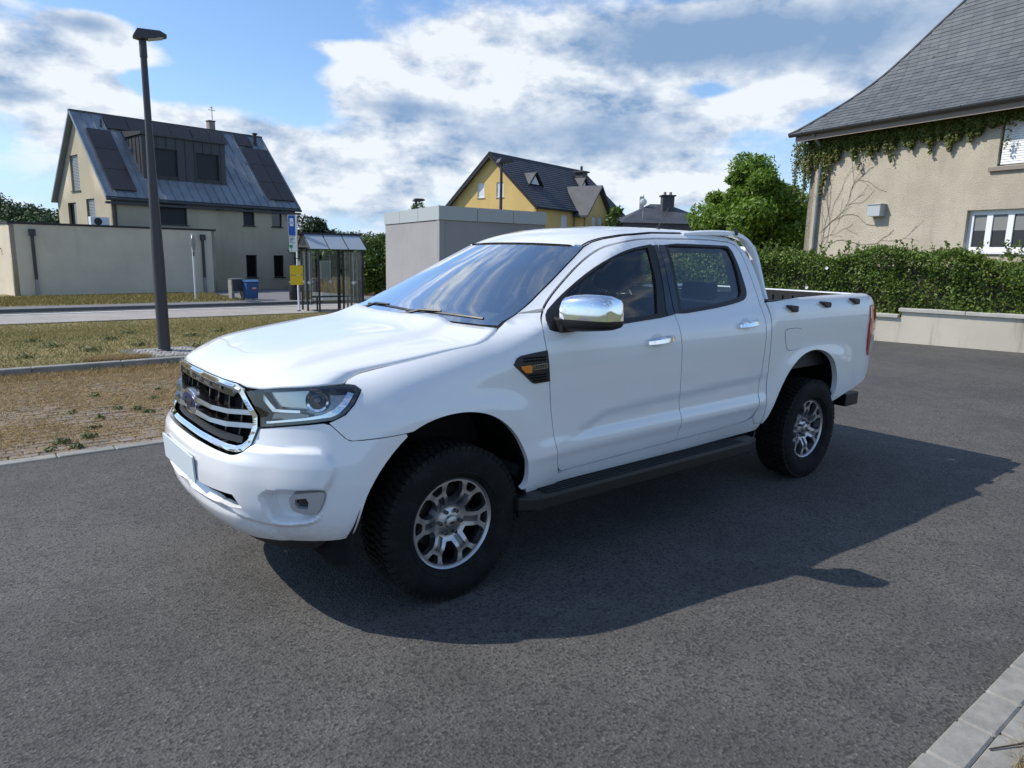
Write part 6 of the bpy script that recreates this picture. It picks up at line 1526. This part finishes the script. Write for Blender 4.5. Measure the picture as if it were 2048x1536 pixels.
# ---------------------------------------------------------------- grasses near the camera
# lawn
n=90000; x=rng.uniform(-3.5,9,n); y=7.1+rng.random(n)**1.2*10.8; k=(x+1.765)/(y+3.475)<.60; x,y=x[k],y[k]
P=np.stack([x,y,LZ(x,y)],1); keep=np.hypot(x-.70,(y-7.62))>.46; P=P[keep]
blades('lawn_grass',P,.045,.010,'lawn_blade',.7,label='short dry lawn grass beyond the raised kerb',cat='grass',kind='stuff')
# dry bay grass: tufts gathered in the paver joints
n=170000; gx=rng.uniform(-3.6,2.4,n); gy=2.92+rng.random(n)*4.0
dn=np.sin(gx*2.1+np.sin(gy*3.1)*1.3)+np.sin(gy*4.3+gx*1.7)*.8+np.sin(gx*7.7-gy*5.1)*.5+np.sin(gx*15.1+gy*11.)*.4+np.sin(gx*23.-gy*31.)*.3+.75*(gy-4.2)
jy=np.round((gy-2.905)/.1)*.1+2.905
k=(rng.random(n)<.22+.78/(1+np.exp(-2.0*(dn+.5))))&((gx+1.765)/(gy+3.475)<.27); P=np.stack([gx,np.where(rng.random(n)<.5,jy+rng.normal(0,.012,n),gy),np.full(n,.004)],1)[k]
blades('dry_grass',P,.020,.0065,'straw',1.9,label='flattened dry grass growing in the parking bay joints',cat='grass',kind='stuff')
k2=rng.random(len(P))<.16; blades('straw_tufts',P[k2]+rng.normal(0,.02,(k2.sum(),3))*[1,1,0],.045,.006,'straw',1.0,label='upright straw tufts scattered over the parking bay',cat='grass',kind='stuff')
n=9000; gx=rng.uniform(-3.6,2.4,n); gy=6.45+rng.random(n)**.6*.48; blades('kerbside_dry_grass',np.stack([gx,gy,np.full(n,.004)],1),.06,.008,'straw',.8,label='dry grass strip along the foot of the raised kerb',cat='grass',kind='stuff')
n=5000; a=rng.uniform(0,2*np.pi,n); r=rng.random(n)**.5; blades('footing_dry_grass',np.stack([.02+.42*r*np.cos(a),7.30+.20*r*np.sin(a),np.full(n,.09)],1),.05,.007,'straw',.8,label='dry grass patch beside the lamp footing',cat='grass',kind='stuff')
n=14000; x=rng.uniform(-2,7,n); y=rng.uniform(23.1,27.5,n); blades('far_verge_grass',np.stack([x,y,np.full(n,-.34)],1),.10,.03,'lawn_blade',.6,label='dry grass verge in front of the garage',cat='grass',kind='stuff')
n=12000; blades('near_verge_grass',np.stack([rng.uniform(.4,2.4,n),-2.935-rng.random(n)**1.2*.5,np.zeros(n)],1),.028,.0035,'straw',1.3,label='straw-coloured grass beside the near edging stones',cat='grass',kind='stuff')
# weeds
def weed(x,y,z,s,label,group):
    wv=empty('weed_plant',(x,y,z),label=label,cat='weed',group=group); q=int(60*s/.1); d=rng.normal(0,1,(q,3)); d[:,2]=np.abs(d[:,2])*.45; d/=np.linalg.norm(d,axis=1)[:,None]
    P=d*(s*rng.uniform(.25,1,(q,1))); P[:,2]+=.008
    leaves(P,d+[0,0,.8],.022+.10*s*.12,'weed_leaf','foliage',wv,aspect=2.0,jit=.5)
for (x,y,s) in((-1.13,3.22,.085),(-1.03,3.02,.07),(-.93,3.30,.08),(-.83,3.62,.06),(-.72,4.0,.06),(-.30,4.05,.07),(-.20,3.55,.06),(-.52,4.35,.05),(-.36,4.25,.06),(-.10,4.7,.055),(.05,5.2,.05),(-.6,5.1,.06),(-1.22,3.02,.05),(-.05,4.05,.06),(-.9,4.4,.05)):
    weed(x,y,.004,s,'small green weed growing between the dry bay pavers','weeds in the parking bay')
for (x,y,s) in((-.30,6.86,.10),(.02,6.86,.07),(.62,6.80,.09)): weed(x,y,.004,s,'bright green tuft against the raised kerb','tufts along the raised kerb')
for (x,y,s) in((-.72,10.4,.16),(-.55,9.2,.16),(.35,9.9,.2),(-.15,8.3,.17),(.55,8.6,.14),(1.6,9.8,.16),(1.25,8.1,.10),(-1.0,8.0,.14),(.9,11.5,.18),(2.3,10.6,.15)): weed(x,y,float(LZ(x,y)),s,'low dark green weed patch on the dry lawn','weed patches on the lawn')
# twig on the near verge
MB().tube([(.845,-2.87,.018),(1.0,-2.95,.022),(1.25,-3.05,.02),(1.6,-3.2,.03)],[.003,.0035,.003,.002],6).build('fallen_twig','twig',label='thin dark twig lying on the dry verge beside the edging',cat='twig')
